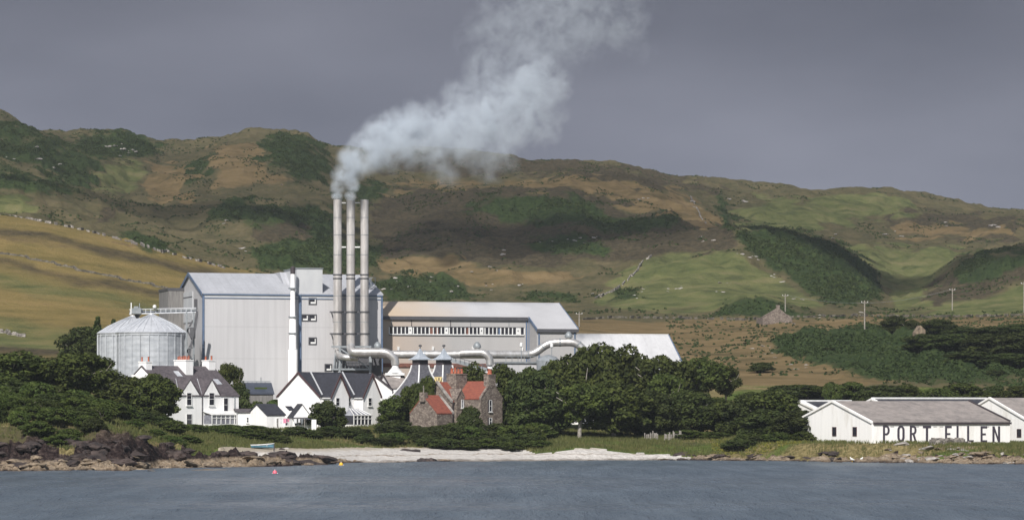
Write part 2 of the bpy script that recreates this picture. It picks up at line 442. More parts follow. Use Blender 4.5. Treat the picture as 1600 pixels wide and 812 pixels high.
LAY.append((P_({-900: 500, 0: 505, 200: 518, 300: 560, 500: 570, 700: 578, 1000: 580, 1200: 570, 1600: 550}),
            P_({-900: 610, 0: 618, 60: 622, 100: 632, 150: 648, 200: 658, 250: 662, 300: 669, 400: 672, 500: 672, 600: 668, 700: 674, 800: 676, 1000: 681, 1200: 684, 1300: 689, 1500: 693, 1600: 695, 2500: 692})))
LAY.append(zl(600, P_({-900: 15, 0: 13.5, 60: 12, 100: 10, 150: 8, 200: 6.5, 300: 5.6, 600: 5.6, 1000: 5.0, 1200: 4.0, 1300: 3.5, 1600: 3.2})))
LAY.append(zl(650, P_({-900: 18, 0: 16, 60: 15, 100: 13.5, 150: 11, 200: 7.5, 300: 6.6, 600: 6.6, 1000: 7.5, 1150: 9.5, 1300: 8.8, 1600: 8.6})))
LAY.append((P_({-900: 720, 1200: 720, 1600: 720}), P_({-900: 548, 0: 552, 100: 556, 200: 566, 300: 590, 400: 598, 900: 600, 1000: 596, 1100: 592, 1200: 590, 1300: 592, 1600: 596, 2500: 596})))
LAY.append((P_({-900: 860, 1600: 860}), P_({-900: 440, 0: 446, 100: 455, 200: 470, 300: 485, 400: 496, 500: 500, 700: 506, 900: 520, 1000: 530, 1100: 530, 1200: 525, 1300: 522, 1450: 518, 1600: 512, 2500: 505})))
LAY.append((P_({-900: 1000, 1600: 990}), P_({-900: 310, 0: 334, 60: 343, 100: 352, 150: 364, 200: 377, 250: 390, 300: 404, 350: 418, 400: 430, 450: 442, 500: 455, 600: 476, 700: 484, 900: 494, 1100: 497, 1200: 496, 1300: 495, 1600: 490, 2500: 480})))
LAY.append((P_({-900: 1090, 1600: 1080}), P_({-900: 335, 0: 345, 60: 356, 100: 366, 150: 380, 200: 392, 250: 402, 300: 412, 350: 420, 400: 425, 450: 430, 500: 440, 600: 455, 700: 466, 900: 472, 1000: 462, 1100: 460, 1150: 462, 1200: 466, 1300: 474, 1370: 486, 1400: 488, 1500: 484, 1600: 478, 2500: 460})))
LAY.append((P_({-900: 1230, 1600: 1220}), P_({-900: 310, 0: 318, 60: 326, 100: 336, 150: 350, 200: 366, 250: 378, 300: 385, 350: 388, 400: 392, 500: 402, 600: 425, 700: 425, 800: 428, 900: 420, 1000: 402, 1100: 392, 1150: 385, 1200: 392, 1250: 400, 1300: 420, 1370: 462, 1400: 474, 1450: 468, 1500: 455, 1550: 440, 1600: 430, 2500: 400})))
LAY.append((P_({-900: 1330, 1600: 1320}), P_({-900: 285, 0: 300, 60: 302, 100: 316, 150: 326, 200: 345, 250: 355, 300: 358, 350: 340, 400: 352, 500: 362, 560: 390, 600: 400, 700: 392, 800: 395, 900: 388, 1000: 380, 1100: 370, 1150: 363, 1200: 362, 1250: 370, 1300: 384, 1340: 406, 1370: 440, 1400: 455, 1450: 440, 1500: 402, 1550: 394, 1600: 388, 2500: 370})))
LAY.append((P_({-900: 1440, 1600: 1430}), P_({-900: 260, 0: 262, 60: 275, 100: 288, 150: 305, 200: 318, 250: 328, 300: 325, 350: 322, 400: 326, 500: 330, 560: 352, 600: 360, 700: 348, 800: 345, 900: 340, 1000: 345, 1100: 356, 1150: 372, 1200: 378, 1250: 382, 1300: 390, 1370: 410, 1400: 415, 1450: 412, 1500: 412, 1600: 400, 2500: 372})))
LAY.append((P_({-900: 1600, 1600: 1600}), P_({-900: 215, 0: 215, 60: 226, 100: 252, 150: 268, 200: 285, 250: 290, 300: 285, 350: 272, 400: 268, 450: 268, 500: 285, 560: 305, 600: 312, 700: 305, 800: 295, 900: 280, 1000: 300, 1100: 330, 1150: 345, 1200: 350, 1250: 352, 1300: 358, 1400: 365, 1450: 366, 1500: 362, 1600: 362, 2500: 340})))
LAY.append((P_({-900: 1750, 1600: 1750}), P_({-900: 205, 0: 195, 30: 202, 60: 216, 80: 226, 100: 228, 150: 222, 180: 216, 200: 222, 250: 252, 300: 248, 350: 236, 400: 230, 450: 228, 500: 252, 560: 275, 600: 280, 700: 285, 800: 283, 900: 270, 1000: 282, 1100: 308, 1150: 318, 1200: 322, 1300: 326, 1400: 330, 1450: 335, 1500: 340, 1600: 350, 2500: 330})))
SKX = [-900, -60, 0, 30, 62, 85, 130, 180, 198, 215, 240, 255, 290, 330, 350, 400, 460, 480, 500, 520, 560, 700, 750, 790, 830, 900, 960, 1000, 1050, 1100, 1170, 1250, 1290, 1340, 1380, 1420, 1480, 1520, 1545, 1600, 2500]
SKY_ = [190, 175, 182, 196, 213, 215, 210, 206, 210, 222, 228, 230, 225, 222, 219, 216, 217, 222, 236, 242, 244, 240, 238, 246, 256, 259, 263, 271, 281, 289, 297, 303, 305, 298, 297, 304, 318, 323, 333, 337, 320]
def skyl(px): return np.interp(px, SKX, SKY_)

cols = np.concatenate([np.linspace(-900, -120, 60)[:-1], np.arange(-120, 1720, 2.2), np.linspace(1722, 2500, 60)])
rows = np.concatenate([np.linspace(350, 440, 12)[:-1], np.arange(440, 720, 1.4), np.arange(720, 1960, 3.0), np.linspace(1962, 2600, 30), [3000, 3600, 4600, 6000]])
nC, nR = len(cols), len(rows)
L_Y = []; L_Z = []
for (Y, py) in LAY:
    Yc = np.interp(cols, PX, Y); pc = np.interp(cols, PX, py)
    L_Y.append(Yc); L_Z.append(CZ + (HY - pc) * Yc / F)
for Yv, f in ((1900.0, None), (2150.0, 0.93), (2600.0, 0.6), (6000.0, 0.1)):
    Yc = np.full(nC, Yv)
    if f is None:
        zsk = CZ + (HY - skyl(cols)) * Yc / F; L_Y.append(Yc); L_Z.append(zsk)
    else:
        L_Y.append(Yc); L_Z.append(zsk * f)
L_Y = np.array(L_Y); L_Z = np.array(L_Z)
# light smoothing across columns for land inland, none for the skyline
K = np.exp(-0.5 * (np.arange(-6, 7) / 3.0) ** 2); K /= K.sum()
for i in range(len(L_Z) - 4):
    L_Z[i] = np.convolve(np.pad(L_Z[i], 6, mode='edge'), K, 'valid')
# monotone cubic along the distance
n_l = len(L_Y)
hh = np.diff(L_Y, axis=0); dl = np.diff(L_Z, axis=0) / hh
mm = np.zeros_like(L_Z)
for i in range(1, n_l - 1):
    a, b = dl[i - 1], dl[i]
    w1 = 2 * hh[i] + hh[i - 1]; w2 = hh[i] + 2 * hh[i - 1]
    ok = a * b > 0
    mm[i] = np.where(ok, (w1 + w2) / (w1 / np.where(ok, a, 1) + w2 / np.where(ok, b, 1)), 0)
mm[0] = dl[0]
Z = np.zeros((nR, nC))
for j in range(nC):
    ly = L_Y[:, j]
    k = np.clip(np.searchsorted(ly, rows) - 1, 0, n_l - 2)
    t = np.clip((rows - ly[k]) / hh[k, j], 0, 1)
    h0 = L_Z[k, j]; h1 = L_Z[k + 1, j]
    Z[:, j] = (2 * t**3 - 3 * t**2 + 1) * h0 + (t**3 - 2 * t**2 + t) * hh[k, j] * mm[k, j] + (-2 * t**3 + 3 * t**2) * h1 + (t**3 - t**2) * hh[k, j] * mm[k + 1, j]
YY = rows[:, None] * np.ones((1, nC)); UU = (cols[None, :] - 800) / F * np.ones((nR, 1))
XX = UU * YY
PXG = cols[None, :] * np.ones((nR, 1))
# relief of its own on the hills, and broken rock along the shore
hillw = np.clip((YY - 1020) / 150, 0, 1)
sk = np.clip(1 - np.abs(YY - 1900) / 150, 0, 1)
leftf = np.clip((YY - 720) / 100, 0, 1) * (1 - hillw)
rel = fbm(XX / 70, YY / 95, 6, 3, 0.55)
rid = 1 - np.abs(fbm(XX / 45 + 5, YY / 60, 5, 31, 0.55)) * 2.4
Z += hillw * (rel * 7.0 + rid * 3.6) * (1 - 0.3 * sk) + leftf * (fbm(XX / 60, YY / 80, 4, 9) * 1.1 + np.clip((PXG - 900) / 150, 0, 1) * fbm(XX / 16, YY / 24, 4, 19) * 1.5)
Z += hillw * fbm(XX / 9, YY / 12, 3, 77) * 1.3
Z += 5.5 * np.exp(-0.5 * (((XX - 78) / 9.5) ** 2) ** 1.3 - 0.5 * ((YY - 1018) / 13) ** 2)
PYG = HY - (Z - CZ) * F / YY
dS = YY - shoreY(PXG)

# ---- land cover, painted as a map of the ground
wx = PXG + fbm(XX / 12, YY / 20, 4, 51) * 26 * np.clip(YY / 1300, 0.3, 1.2)
wy = PYG + fbm(XX / 14, YY / 22, 4, 52) * 14 * np.clip(YY / 1300, 0.3, 1.2)
def poly(pts, soft=5.0):
    """soft mask of a polygon given in photograph pixels on the land"""
    P = np.array(pts, float); n = len(P)
    ins = np.zeros(wx.shape, bool); dm = np.full(wx.shape, 1e9)
    for i in range(n):
        x1, y1 = P[i]; x2, y2 = P[(i + 1) % n]
        c = ((y1 > wy) != (y2 > wy)) & (wx < (x2 - x1) * (wy - y1) / (y2 - y1 + 1e-9) + x1)
        ins ^= c
        ex, ey = x2 - x1, y2 - y1
        t = np.clip(((wx - x1) * ex + (wy - y1) * ey) / (ex * ex + ey * ey), 0, 1)
        dm = np.minimum(dm, np.hypot(wx - x1 - t * ex, wy - y1 - t * ey))
    sd = np.where(ins, dm, -dm)
    return np.clip(0.5 + sd / (2 * soft), 0, 1)
hill = (YY > 1010)
br = np.zeros_like(Z); pa = np.zeros_like(Z); he = np.zeros_like(Z)
def P1(dst, pts, w=1.0, soft=5.0, cond=None):
    m = poly(pts, soft) * w
    if cond is not None: m = m * cond
    np.maximum(dst, m, out=dst)
B = [
 [(-500, 170), (0, 185), (60, 212), (30, 222), (-500, 215)],
 [(-500, 222), (0, 222), (90, 215), (120, 240), (150, 270), (146, 290), (110, 288), (60, 262), (0, 250), (-500, 250)],
 [(-500, 270), (0, 262), (40, 275), (130, 296), (60, 304), (0, 300), (-500, 300)],
 [(108, 228), (140, 212), (180, 204), (210, 212), (255, 234), (245, 248), (220, 255), (160, 254), (130, 245)],
 [(296, 270), (310, 250), (335, 226), (352, 218), (330, 245), (325, 275), (300, 285)],
 [(405, 235), (415, 214), (470, 214), (505, 236), (525, 255), (505, 285), (470, 292), (450, 268), (420, 258)],
 [(320, 350), (335, 325), (375, 310), (400, 322), (470, 330), (500, 318), (522, 330), (525, 395), (500, 400), (485, 355), (440, 350), (400, 352)],
 [(380, 395), (440, 372), (520, 370), (600, 392), (600, 420), (520, 425), (400, 420)],
 [(190, 372), (220, 360), (262, 378), (285, 395), (240, 396)],
 [(550, 292), (575, 285), (600, 297), (592, 312), (560, 312)],
 [(592, 450), (620, 432), (690, 428), (735, 445), (745, 470), (680, 475), (600, 470)],
 [(720, 330), (760, 312), (850, 303), (900, 305), (950, 335), (1010, 340), (1062, 350), (1055, 362), (960, 358), (870, 350), (780, 352)],
 [(1015, 340), (1035, 318), (1062, 340), (1065, 360), (1030, 358)],
 [(830, 378), (900, 368), (960, 385), (950, 402), (860, 400)],
 [(1138, 376), (1150, 362), (1190, 358), (1250, 366), (1305, 382), (1345, 405), (1375, 432), (1378, 462), (1345, 476), (1300, 478), (1270, 462), (1230, 438), (1195, 408), (1160, 396)],
 [(1490, 420), (1520, 398), (1620, 390), (2200, 380), (2200, 420), (1600, 420), (1540, 440), (1500, 446)],
 [(1128, 300), (1145, 330), (1152, 360), (1135, 360), (1122, 335)],
 [(1208, 548), (1215, 530), (1250, 520), (1350, 514), (1420, 512), (1620, 520), (2200, 520), (2200, 602), (1400, 598), (1320, 584), (1290, 574), (1225, 560)],
 [(1112, 500), (1135, 482), (1165, 470), (1205, 468), (1240, 482), (1266, 497), (1200, 503)],
 [(800, 470), (820, 455), (900, 462), (895, 474)], [(950, 472), (965, 458), (1000, 455), (1000, 468)],
]
for b_ in B: P1(br, b_, 1.0, 9)
for b_ in [
 [(-300, 300), (0, 300), (60, 325), (40, 332), (-300, 320)],
 [(148, 262), (215, 255), (225, 285), (190, 300), (150, 290)],
 [(1150, 322), (1170, 312), (1300, 306), (1345, 300), (1420, 308), (1440, 330), (1300, 350), (1260, 368), (1160, 360)],
 [(1310, 385), (1400, 378), (1510, 390), (1480, 420), (1450, 450), (1460, 480), (1395, 490), (1385, 450), (1350, 405)],
 [(1440, 492), (1480, 470), (1540, 462), (1600, 440), (2200, 430), (2200, 492), (1600, 494), (1500, 496)],
 [(940, 460), (1010, 402), (1140, 392), (1190, 420), (1300, 480), (1200, 486), (1000, 486), (920, 475)],
 [(1225, 440), (1275, 455), (1310, 476), (1250, 480)],
]: P1(pa, b_, 1.0, 8)
pa *= (1 - 0.35 * (fbm(XX / 30, YY / 50, 4, 61) > 0.1))
for b_ in [
 [(590, 300), (700, 292), (900, 290), (1000, 320), (1130, 350), (1150, 370), (1130, 398), (900, 412), (780, 415), (600, 400), (575, 350)],
 [(740, 232), (900, 250), (1000, 268), (1100, 285), (1150, 300), (1000, 296), (880, 276), (740, 272), (600, 262), (560, 240)],
 [(390, 350), (480, 345), (490, 372), (400, 372)],
 [(1440, 478), (1470, 440), (1520, 410), (1620, 402), (2200, 400), (2200, 440), (1600, 432), (1545, 455), (1490, 478)],
 [(1385, 335), (1450, 330), (1600, 340), (1600, 380), (1400, 375)], [(150, 350), (160, 330), (190, 325), (196, 345)],
]: P1(he, b_, 1.0, 8)
Z += br * (YY > 700) * np.abs(fbm(XX / 8, YY / 11, 4, 88, .6)) * 4.2
# tan bank lines that break the moor
tan = np.zeros_like(Z)
for b_ in [
 [(590, 284), (700, 288), (800, 284), (900, 272), (960, 282), (1050, 300), (1130, 345), (1110, 356), (1060, 345), (1000, 330), (950, 318), (900, 290), (800, 296), (620, 296)],
 [(330, 230), (400, 222), (412, 255), (450, 285), (380, 290), (330, 290)],
 [(230, 260), (300, 262), (300, 320), (240, 310)],
 [(590, 405), (700, 400), (790, 418), (900, 425), (900, 440), (760, 440), (600, 430)],
 [(1400, 340), (1500, 355), (1580, 352), (1600, 368), (1400, 372)],
 [(860, 502), (1060, 503), (1200, 505), (1340, 498), (1600, 495), (2200, 495), (2200, 512), (1420, 512), (1350, 514), (1240, 520), (1205, 545), (1290, 575), (1400, 600), (860, 620)],
]: P1(tan, b_, 1.0, 8)
he *= (1 - tan); br *= (1 - 0.8 * tan * (YY > 1010))
field = np.clip((1 - hillw) * 3 - 1.2, 0, 1) * np.clip((YY - 690) / 30, 0, 1) * np.clip((480 - PXG) / 60, 0, 1)
fb = np.zeros_like(Z)
for b_ in [[(-300, 345), (0, 352), (120, 374), (250, 402), (350, 422), (430, 440), (400, 452), (300, 430), (200, 408), (80, 384), (0, 372), (-300, 366)],
           [(-300, 396), (0, 402), (130, 430), (262, 456), (262, 470), (130, 444), (0, 416), (-300, 410)],
           [(-300, 528), (0, 530), (90, 540), (110, 560), (0, 560), (-300, 560)]]:
    P1(fb, b_, 1.0, 7)
fg = np.zeros_like(Z)
for b_ in [[(-300, 418), (0, 422), (150, 452), (270, 474), (270, 500), (120, 470), (0, 456), (-300, 450)], [(-300, 490), (0, 495), (140, 508), (250, 520), (200, 560), (0, 540), (-300, 530)]]:
    P1(fg, b_, 1.0, 12)
fb *= (YY < 1030); fg *= (YY < 1030)
field = field * (1 - 0.62 * fb) * (1 - 0.55 * fg)
he = np.maximum(he, fb * (PXG < 480)); pa = np.maximum(pa * (1 - br), fg * (PXG < 480))
# shoreline covers
shx = fbm(XX / 7, YY / 5, 4, 71)
sand = np.zeros_like(Z); rock = np.zeros_like(Z)
s_end = np.interp(PXG, [340, 420, 480, 560, 800, 840, 950, 1050, 1110], [30, 32, 34, 26, 21, 9, 7, 5, 0])
sand = ((dS < s_end + shx * 2.5) & (PXG > 340) & (PXG < 1100)).astype(float)
r_end = np.interp(PXG, [-900, 0, 60, 100, 130, 160, 200, 240, 300, 400, 480, 520, 600, 700, 830, 860, 1000, 1100, 1300, 1400, 1600, 2500], [9, 9, 8, 5, 8, 14, 15, 11, 11, 11, 10, 5, -1.0, -2, -2, -3, -2, 3, 3, 5, 7, 8])
rock = (dS < r_end + shx * 5).astype(float)
sand *= (1 - rock)
rock_zone = np.clip((r_end + 4 - dS) / 4, 0, 1) * np.clip((dS + 8) / 6, 0, 1)
Z += rock_zone * (np.abs(fbm(XX / 3.2, YY / 2.6, 5, 81, 0.6)) * 3.2 - 0.35) * np.interp(PXG, [0, 480, 560, 850, 1100, 2000], [1, 0.9, 0.3, 0.35, 0.6, 0.8])
bank = ((dS > 8) & (YY < 720)).astype(float)
# green turf on the bank
lawn = np.clip((YY - 470) / 10, 0, 1) * (YY < 700) * (0.6 + 0.7 * fbm(XX / 10, YY / 8, 3, 91))
lawn = np.clip(lawn, 0, 1)
dry = np.clip(fbm(XX / 14 + 3, YY / 9, 4, 93) * 2.2 + np.interp(PXG, [0, 450, 560, 850, 1150, 1300, 1600], [0.25, 0.3, 0.6, 0.55, 0.7, 1.0, 0.9]) - 0.1, 0, 1) * (YY < 700)

def grid_mesh(name, rmask_fn, mats):
    pass
idx = np.arange(nR * nC).reshape(nR, nC)
V = np.stack([XX, YY, Z], -1).reshape(-1, 3)
quads = np.stack([idx[:-1, :-1], idx[:-1, 1:], idx[1:, 1:], idx[1:, :-1]], -1)
rock_q = rock[:-1, :-1]; sand_q = sand[:-1, :-1]; Yq = YY[:-1, :-1]
A1 = np.stack([br, pa, he, np.ones_like(br)], -1).reshape(-1, 4)
A2 = np.stack([rock, sand, lawn, np.ones_like(br)], -1).reshape(-1, 4)
A3 = np.stack([field, dry, tan, np.ones_like(br)], -1).reshape(-1, 4)

def land_mat():
    m, n, l, b = nmat('land_cover')
    g = n.new('ShaderNodeNewGeometry')
    def noise(sc, det=5, st=(1, 1, 1), rough=0.6):
        mp = n.new('ShaderNodeMapping'); mp.inputs['Scale'].default_value = st
        l.new(g.outputs['Position'], mp.inputs[0])
        t = n.new('ShaderNodeTexNoise'); t.inputs['Scale'].default_value = sc; t.inputs['Detail'].default_value = det
        t.inputs['Roughness'].default_value = rough
        l.new(mp.outputs[0], t.inputs['Vector']); return t.outputs[0]
    def ramp(f, cols, pos):
        r = n.new('ShaderNodeValToRGB')
        while len(r.color_ramp.elements) < len(cols): r.color_ramp.elements.new(0.5)
        for e, c, p in zip(r.color_ramp.elements, cols, pos): e.position = p; e.color = (*c, 1)
        l.new(f, r.inputs[0]); return r.outputs[0]
    def mix(f, a, bb):
        x = n.new('ShaderNodeMix'); x.data_type = 'RGBA'; l.new(f, x.inputs[0]); l.new(a, x.inputs[6]); l.new(bb, x.inputs[7]); return x.outputs[2]
    def edge(attr, ch, nz, amp=0.7, lo=0.35, hi=0.65):
        s = n.new('ShaderNodeMath'); s.operation = 'MULTIPLY_ADD'; s.inputs[1].default_value = amp
        l.new(nz, s.inputs[0])
        ad = n.new('ShaderNodeMath'); ad.operation = 'SUBTRACT'; ad.inputs[1].default_value = amp * 0.5
        l.new(s.outputs[0], ad.inputs[0]); l.new(attr.outputs[ch], s.inputs[2])
        r = n.new('ShaderNodeMapRange'); r.interpolation_type = 'SMOOTHSTEP'
        r.inputs[1].default_value = lo; r.inputs[2].default_value = hi
        l.new(ad.outputs[0], r.inputs[0]); return r.outputs[0]
    at = []
    for nm in ('cover_a', 'cover_b', 'cover_c'):
        a = n.new('ShaderNodeVertexColor'); a.layer_name = nm
        s = n.new('ShaderNodeSeparateColor'); l.new(a.outputs[0], s.inputs[0]); at.append(s)
    nbig = noise(0.02, 6); nmid = noise(0.09, 6, (1, 1, 2)); nfin = noise(0.45, 5, (1, 1, 2), 0.7)
    nst = noise(0.06, 8, (0.55, 1.5, 3.0), 0.70); nvf = noise(1.3, 4, (1, 1, 1.5), 0.7)
    base = ramp(nmid, [(0.042, 0.046, 0.023), (0.085, 0.076, 0.038), (0.130, 0.104, 0.058)], (0.34, 0.5, 0.66))
    fine = ramp(nfin, [(0.045, 0.047, 0.022), (0.10, 0.086, 0.042), (0.15, 0.12, 0.072)], (0.32, 0.52, 0.72))
    half = n.new('ShaderNodeValue'); half.outputs[0].default_value = 0.45
    c = mix(half.outputs[0], base, fine)
    tanc = ramp(nst, [(0.070, 0.060, 0.028), (0.155, 0.112, 0.054), (0.215, 0.155, 0.080)], (0.32, 0.5, 0.68))
    c = mix(edge(at[2], 2, nmid), c, tanc)
    hec = ramp(nfin, [(0.028, 0.028, 0.016), (0.064, 0.052, 0.032), (0.100, 0.078, 0.044)], (0.34, 0.52, 0.7))
    c = mix(edge(at[0], 2, nmid), c, hec)
    pac = ramp(nmid, [(0.066, 0.080, 0.030), (0.112, 0.122, 0.046), (0.155, 0.142, 0.066)], (0.36, 0.52, 0.68))
    c = mix(edge(at[0], 1, nmid, 0.6, 0.3, 0.7), c, pac)
    nfl = noise(0.055, 8, (0.8, 1.2, 2.0), 0.72)
    fic = ramp(nfl, [(0.080, 0.072, 0.026), (0.165, 0.128, 0.046), (0.225, 0.165, 0.064), (0.150, 0.105, 0.055)], (0.30, 0.45, 0.60, 0.72))
    c = mix(edge(at[2], 0, nmid, 0.5, 0.25, 0.85), c, fic)
    brc = ramp(nfin, [(0.014, 0.026, 0.009), (0.034, 0.052, 0.017), (0.062, 0.080, 0.026)], (0.34, 0.54, 0.72))
    c = mix(edge(at[0], 0, nfin, 1.1, 0.30, 0.70), c, brc)
    # turf of the bank and yards
    tuc = ramp(nfin, [(0.045, 0.075, 0.015), (0.085, 0.115, 0.026), (0.13, 0.145, 0.04)], (0.34, 0.52, 0.7))
    c = mix(edge(at[1], 2, nmid, 0.4, 0.3, 0.6), c, tuc)
    dyc = ramp(nvf, [(0.09, 0.075, 0.03), (0.19, 0.155, 0.07), (0.27, 0.22, 0.11)], (0.34, 0.52, 0.7))
    c = mix(edge(at[2], 1, nvf, 0.5, 0.45, 0.8), c, dyc)
    sac = ramp(nvf, [(0.34, 0.31, 0.275), (0.50, 0.47, 0.435), (0.60, 0.57, 0.535)], (0.28, 0.42, 0.6))
    sp0 = n.new('ShaderNodeSeparateXYZ'); l.new(g.outputs['Position'], sp0.inputs[0])
    nw = noise(0.35, 5, (1, .5, 1)); zz = n.new('ShaderNodeMath'); zz.operation = 'MULTIPLY_ADD'; zz.inputs[1].default_value = .9; l.new(nw, zz.inputs[0]); l.new(sp0.outputs[2], zz.inputs[2])
    zd = n.new('ShaderNodeMath'); zd.operation = 'MULTIPLY'; zd.inputs[1].default_value = .25; l.new(zz.outputs[0], zd.inputs[0])
    wet = ramp(zd.outputs[0], [(.42, .39, .36), (1, 1, 1), (1, 1, 1), (.50, .42, .34), (1, 1, 1), (1, 1, 1), (.72, .66, .55)], (.13, .20, .335, .35, .37, .52, .64))
    vm = n.new('ShaderNodeVectorMath'); vm.operation = 'MULTIPLY'; l.new(sac, vm.inputs[0]); l.new(wet, vm.inputs[1])
    c = mix(edge(at[1], 1, nvf, 0.25, 0.4, 0.6), c, vm.outputs[0])
    roc = ramp(nvf, [(0.014, 0.009, 0.009), (0.040, 0.028, 0.026), (0.15, 0.115, 0.092)], (0.40, 0.56, 0.76))
    # pale lichen-and-barnacle band just above the water, dark weed above that
    sp = n.new('ShaderNodeSeparateXYZ'); l.new(g.outputs['Position'], sp.inputs[0])
    hz = n.new('ShaderNodeMath'); hz.operation = 'MULTIPLY_ADD'; hz.inputs[1].default_value = 1.6; l.new(nmid, hz.inputs[0]); l.new(sp.outputs[2], hz.inputs[2])
    bandr = n.new('ShaderNodeValToRGB')
    els = [(0.0, 0.0), (0.10, 0.0), (0.145, 1.0), (0.22, 1.0), (0.27, 0.0), (0.60, 0.0), (0.80, 0.2)]
    while len(bandr.color_ramp.elements) < len(els): bandr.color_ramp.elements.new(0.5)
    for e, (p, v) in zip(bandr.color_ramp.elements, els): e.position = p; e.color = (v, v, v, 1)
    dv = n.new('ShaderNodeMath'); dv.operation = 'MULTIPLY'; dv.inputs[1].default_value = 0.13
    l.new(hz.outputs[0], dv.inputs[0]); l.new(dv.outputs[0], bandr.inputs[0])
    rtan = ramp(nvf, [(0.10, 0.075, 0.05), (0.25, 0.19, 0.13), (0.36, 0.30, 0.23)], (0.32, 0.48, 0.68))
    roc2 = mix(bandr.outputs[0], roc, rtan)
    c = mix(edge(at[1], 0, nvf, 0.3, 0.4, 0.6), c, roc2)
    l.new(c, b.inputs['Base Color']); b.inputs['Roughness'].default_value = 0.95; b.inputs['Specular IOR Level'].default_value = 0.1
    bp = n.new('ShaderNodeBump'); bp.inputs['Strength'].default_value = 0.9; bp.inputs['Distance'].default_value = 1.0
    l.new(nfin, bp.inputs['Height'])
    bp2 = n.new('ShaderNodeBump'); bp2.inputs['Strength'].default_value = 0.6; bp2.inputs['Distance'].default_value = 0.35
    l.new(nvf, bp2.inputs['Height']); l.new(bp.outputs[0], bp2.inputs['Normal']); l.new(bp2.outputs[0], b.inputs['Normal'])
    return m
M['land'] = land_mat()

def land(name, mask):
    q = quads[mask]
    used = np.zeros(nR * nC, bool); used[q.ravel()] = True
    remap = np.cumsum(used) - 1
    v = V[used]; q = remap[q]
    me = bpy.data.meshes.new(name)
    me.vertices.add(len(v)); me.vertices.foreach_set('co', v.ravel().astype(np.float32))
    me.loops.add(q.size); me.loops.foreach_set('vertex_index', q.ravel().astype(np.int32))
    me.polygons.add(len(q)); me.polygons.foreach_set('loop_start', np.arange(0, q.size, 4, dtype=np.int32))
    me.update(calc_edges=True)
    for nm, A in (('cover_a', A1), ('cover_b', A2), ('cover_c', A3)):
        at = me.color_attributes.new(nm, 'FLOAT_COLOR', 'POINT')
        at.data.foreach_set('color', A[used].ravel().astype(np.float32))
    me.polygons.foreach_set('use_smooth', np.ones(len(q), bool))
    me.materials.append(M['land'])
    o = new_obj(name, me); o['kind'] = 'structure'
    return o
m_rock = (rock_q > 0.5) & (Yq < 720); m_sand = (sand_q > 0.5) & ~m_rock
land('rocky_shore', m_rock)
land('beach', m_sand)
land('ground', (Yq < 720) & ~m_rock & ~m_sand)
land('hills', Yq >= 720)

def gz(x, y):
    """height of the land at x, y"""
    px = x / y * F + 800
    j = np.interp(px, cols, np.arange(nC)); i = np.interp(y, rows, np.arange(nR))
    j0 = int(min(j, nC - 2)); i0 = int(min(i, nR - 2)); a = j - j0; b = i - i0
    return float((Z[i0, j0] * (1 - a) + Z[i0, j0 + 1] * a) * (1 - b) + (Z[i0 + 1, j0] * (1 - a) + Z[i0 + 1, j0 + 1] * a) * b)
def gp(px, Y):
    x = (px - 800) * Y / F
    return Vector((x, Y, gz(x, Y)))
def find_Y(px, py, lo=700, hi=1950):
    """nearest land seen at that pixel"""
    j = int(round(float(np.interp(px, cols, np.arange(nC)))))
    p = HY - (Z[:, j] - CZ) * F / rows
    k = np.where((rows > lo) & (rows < hi) & (p <= py))[0]
    return float(rows[k[0]]) if len(k) else hi

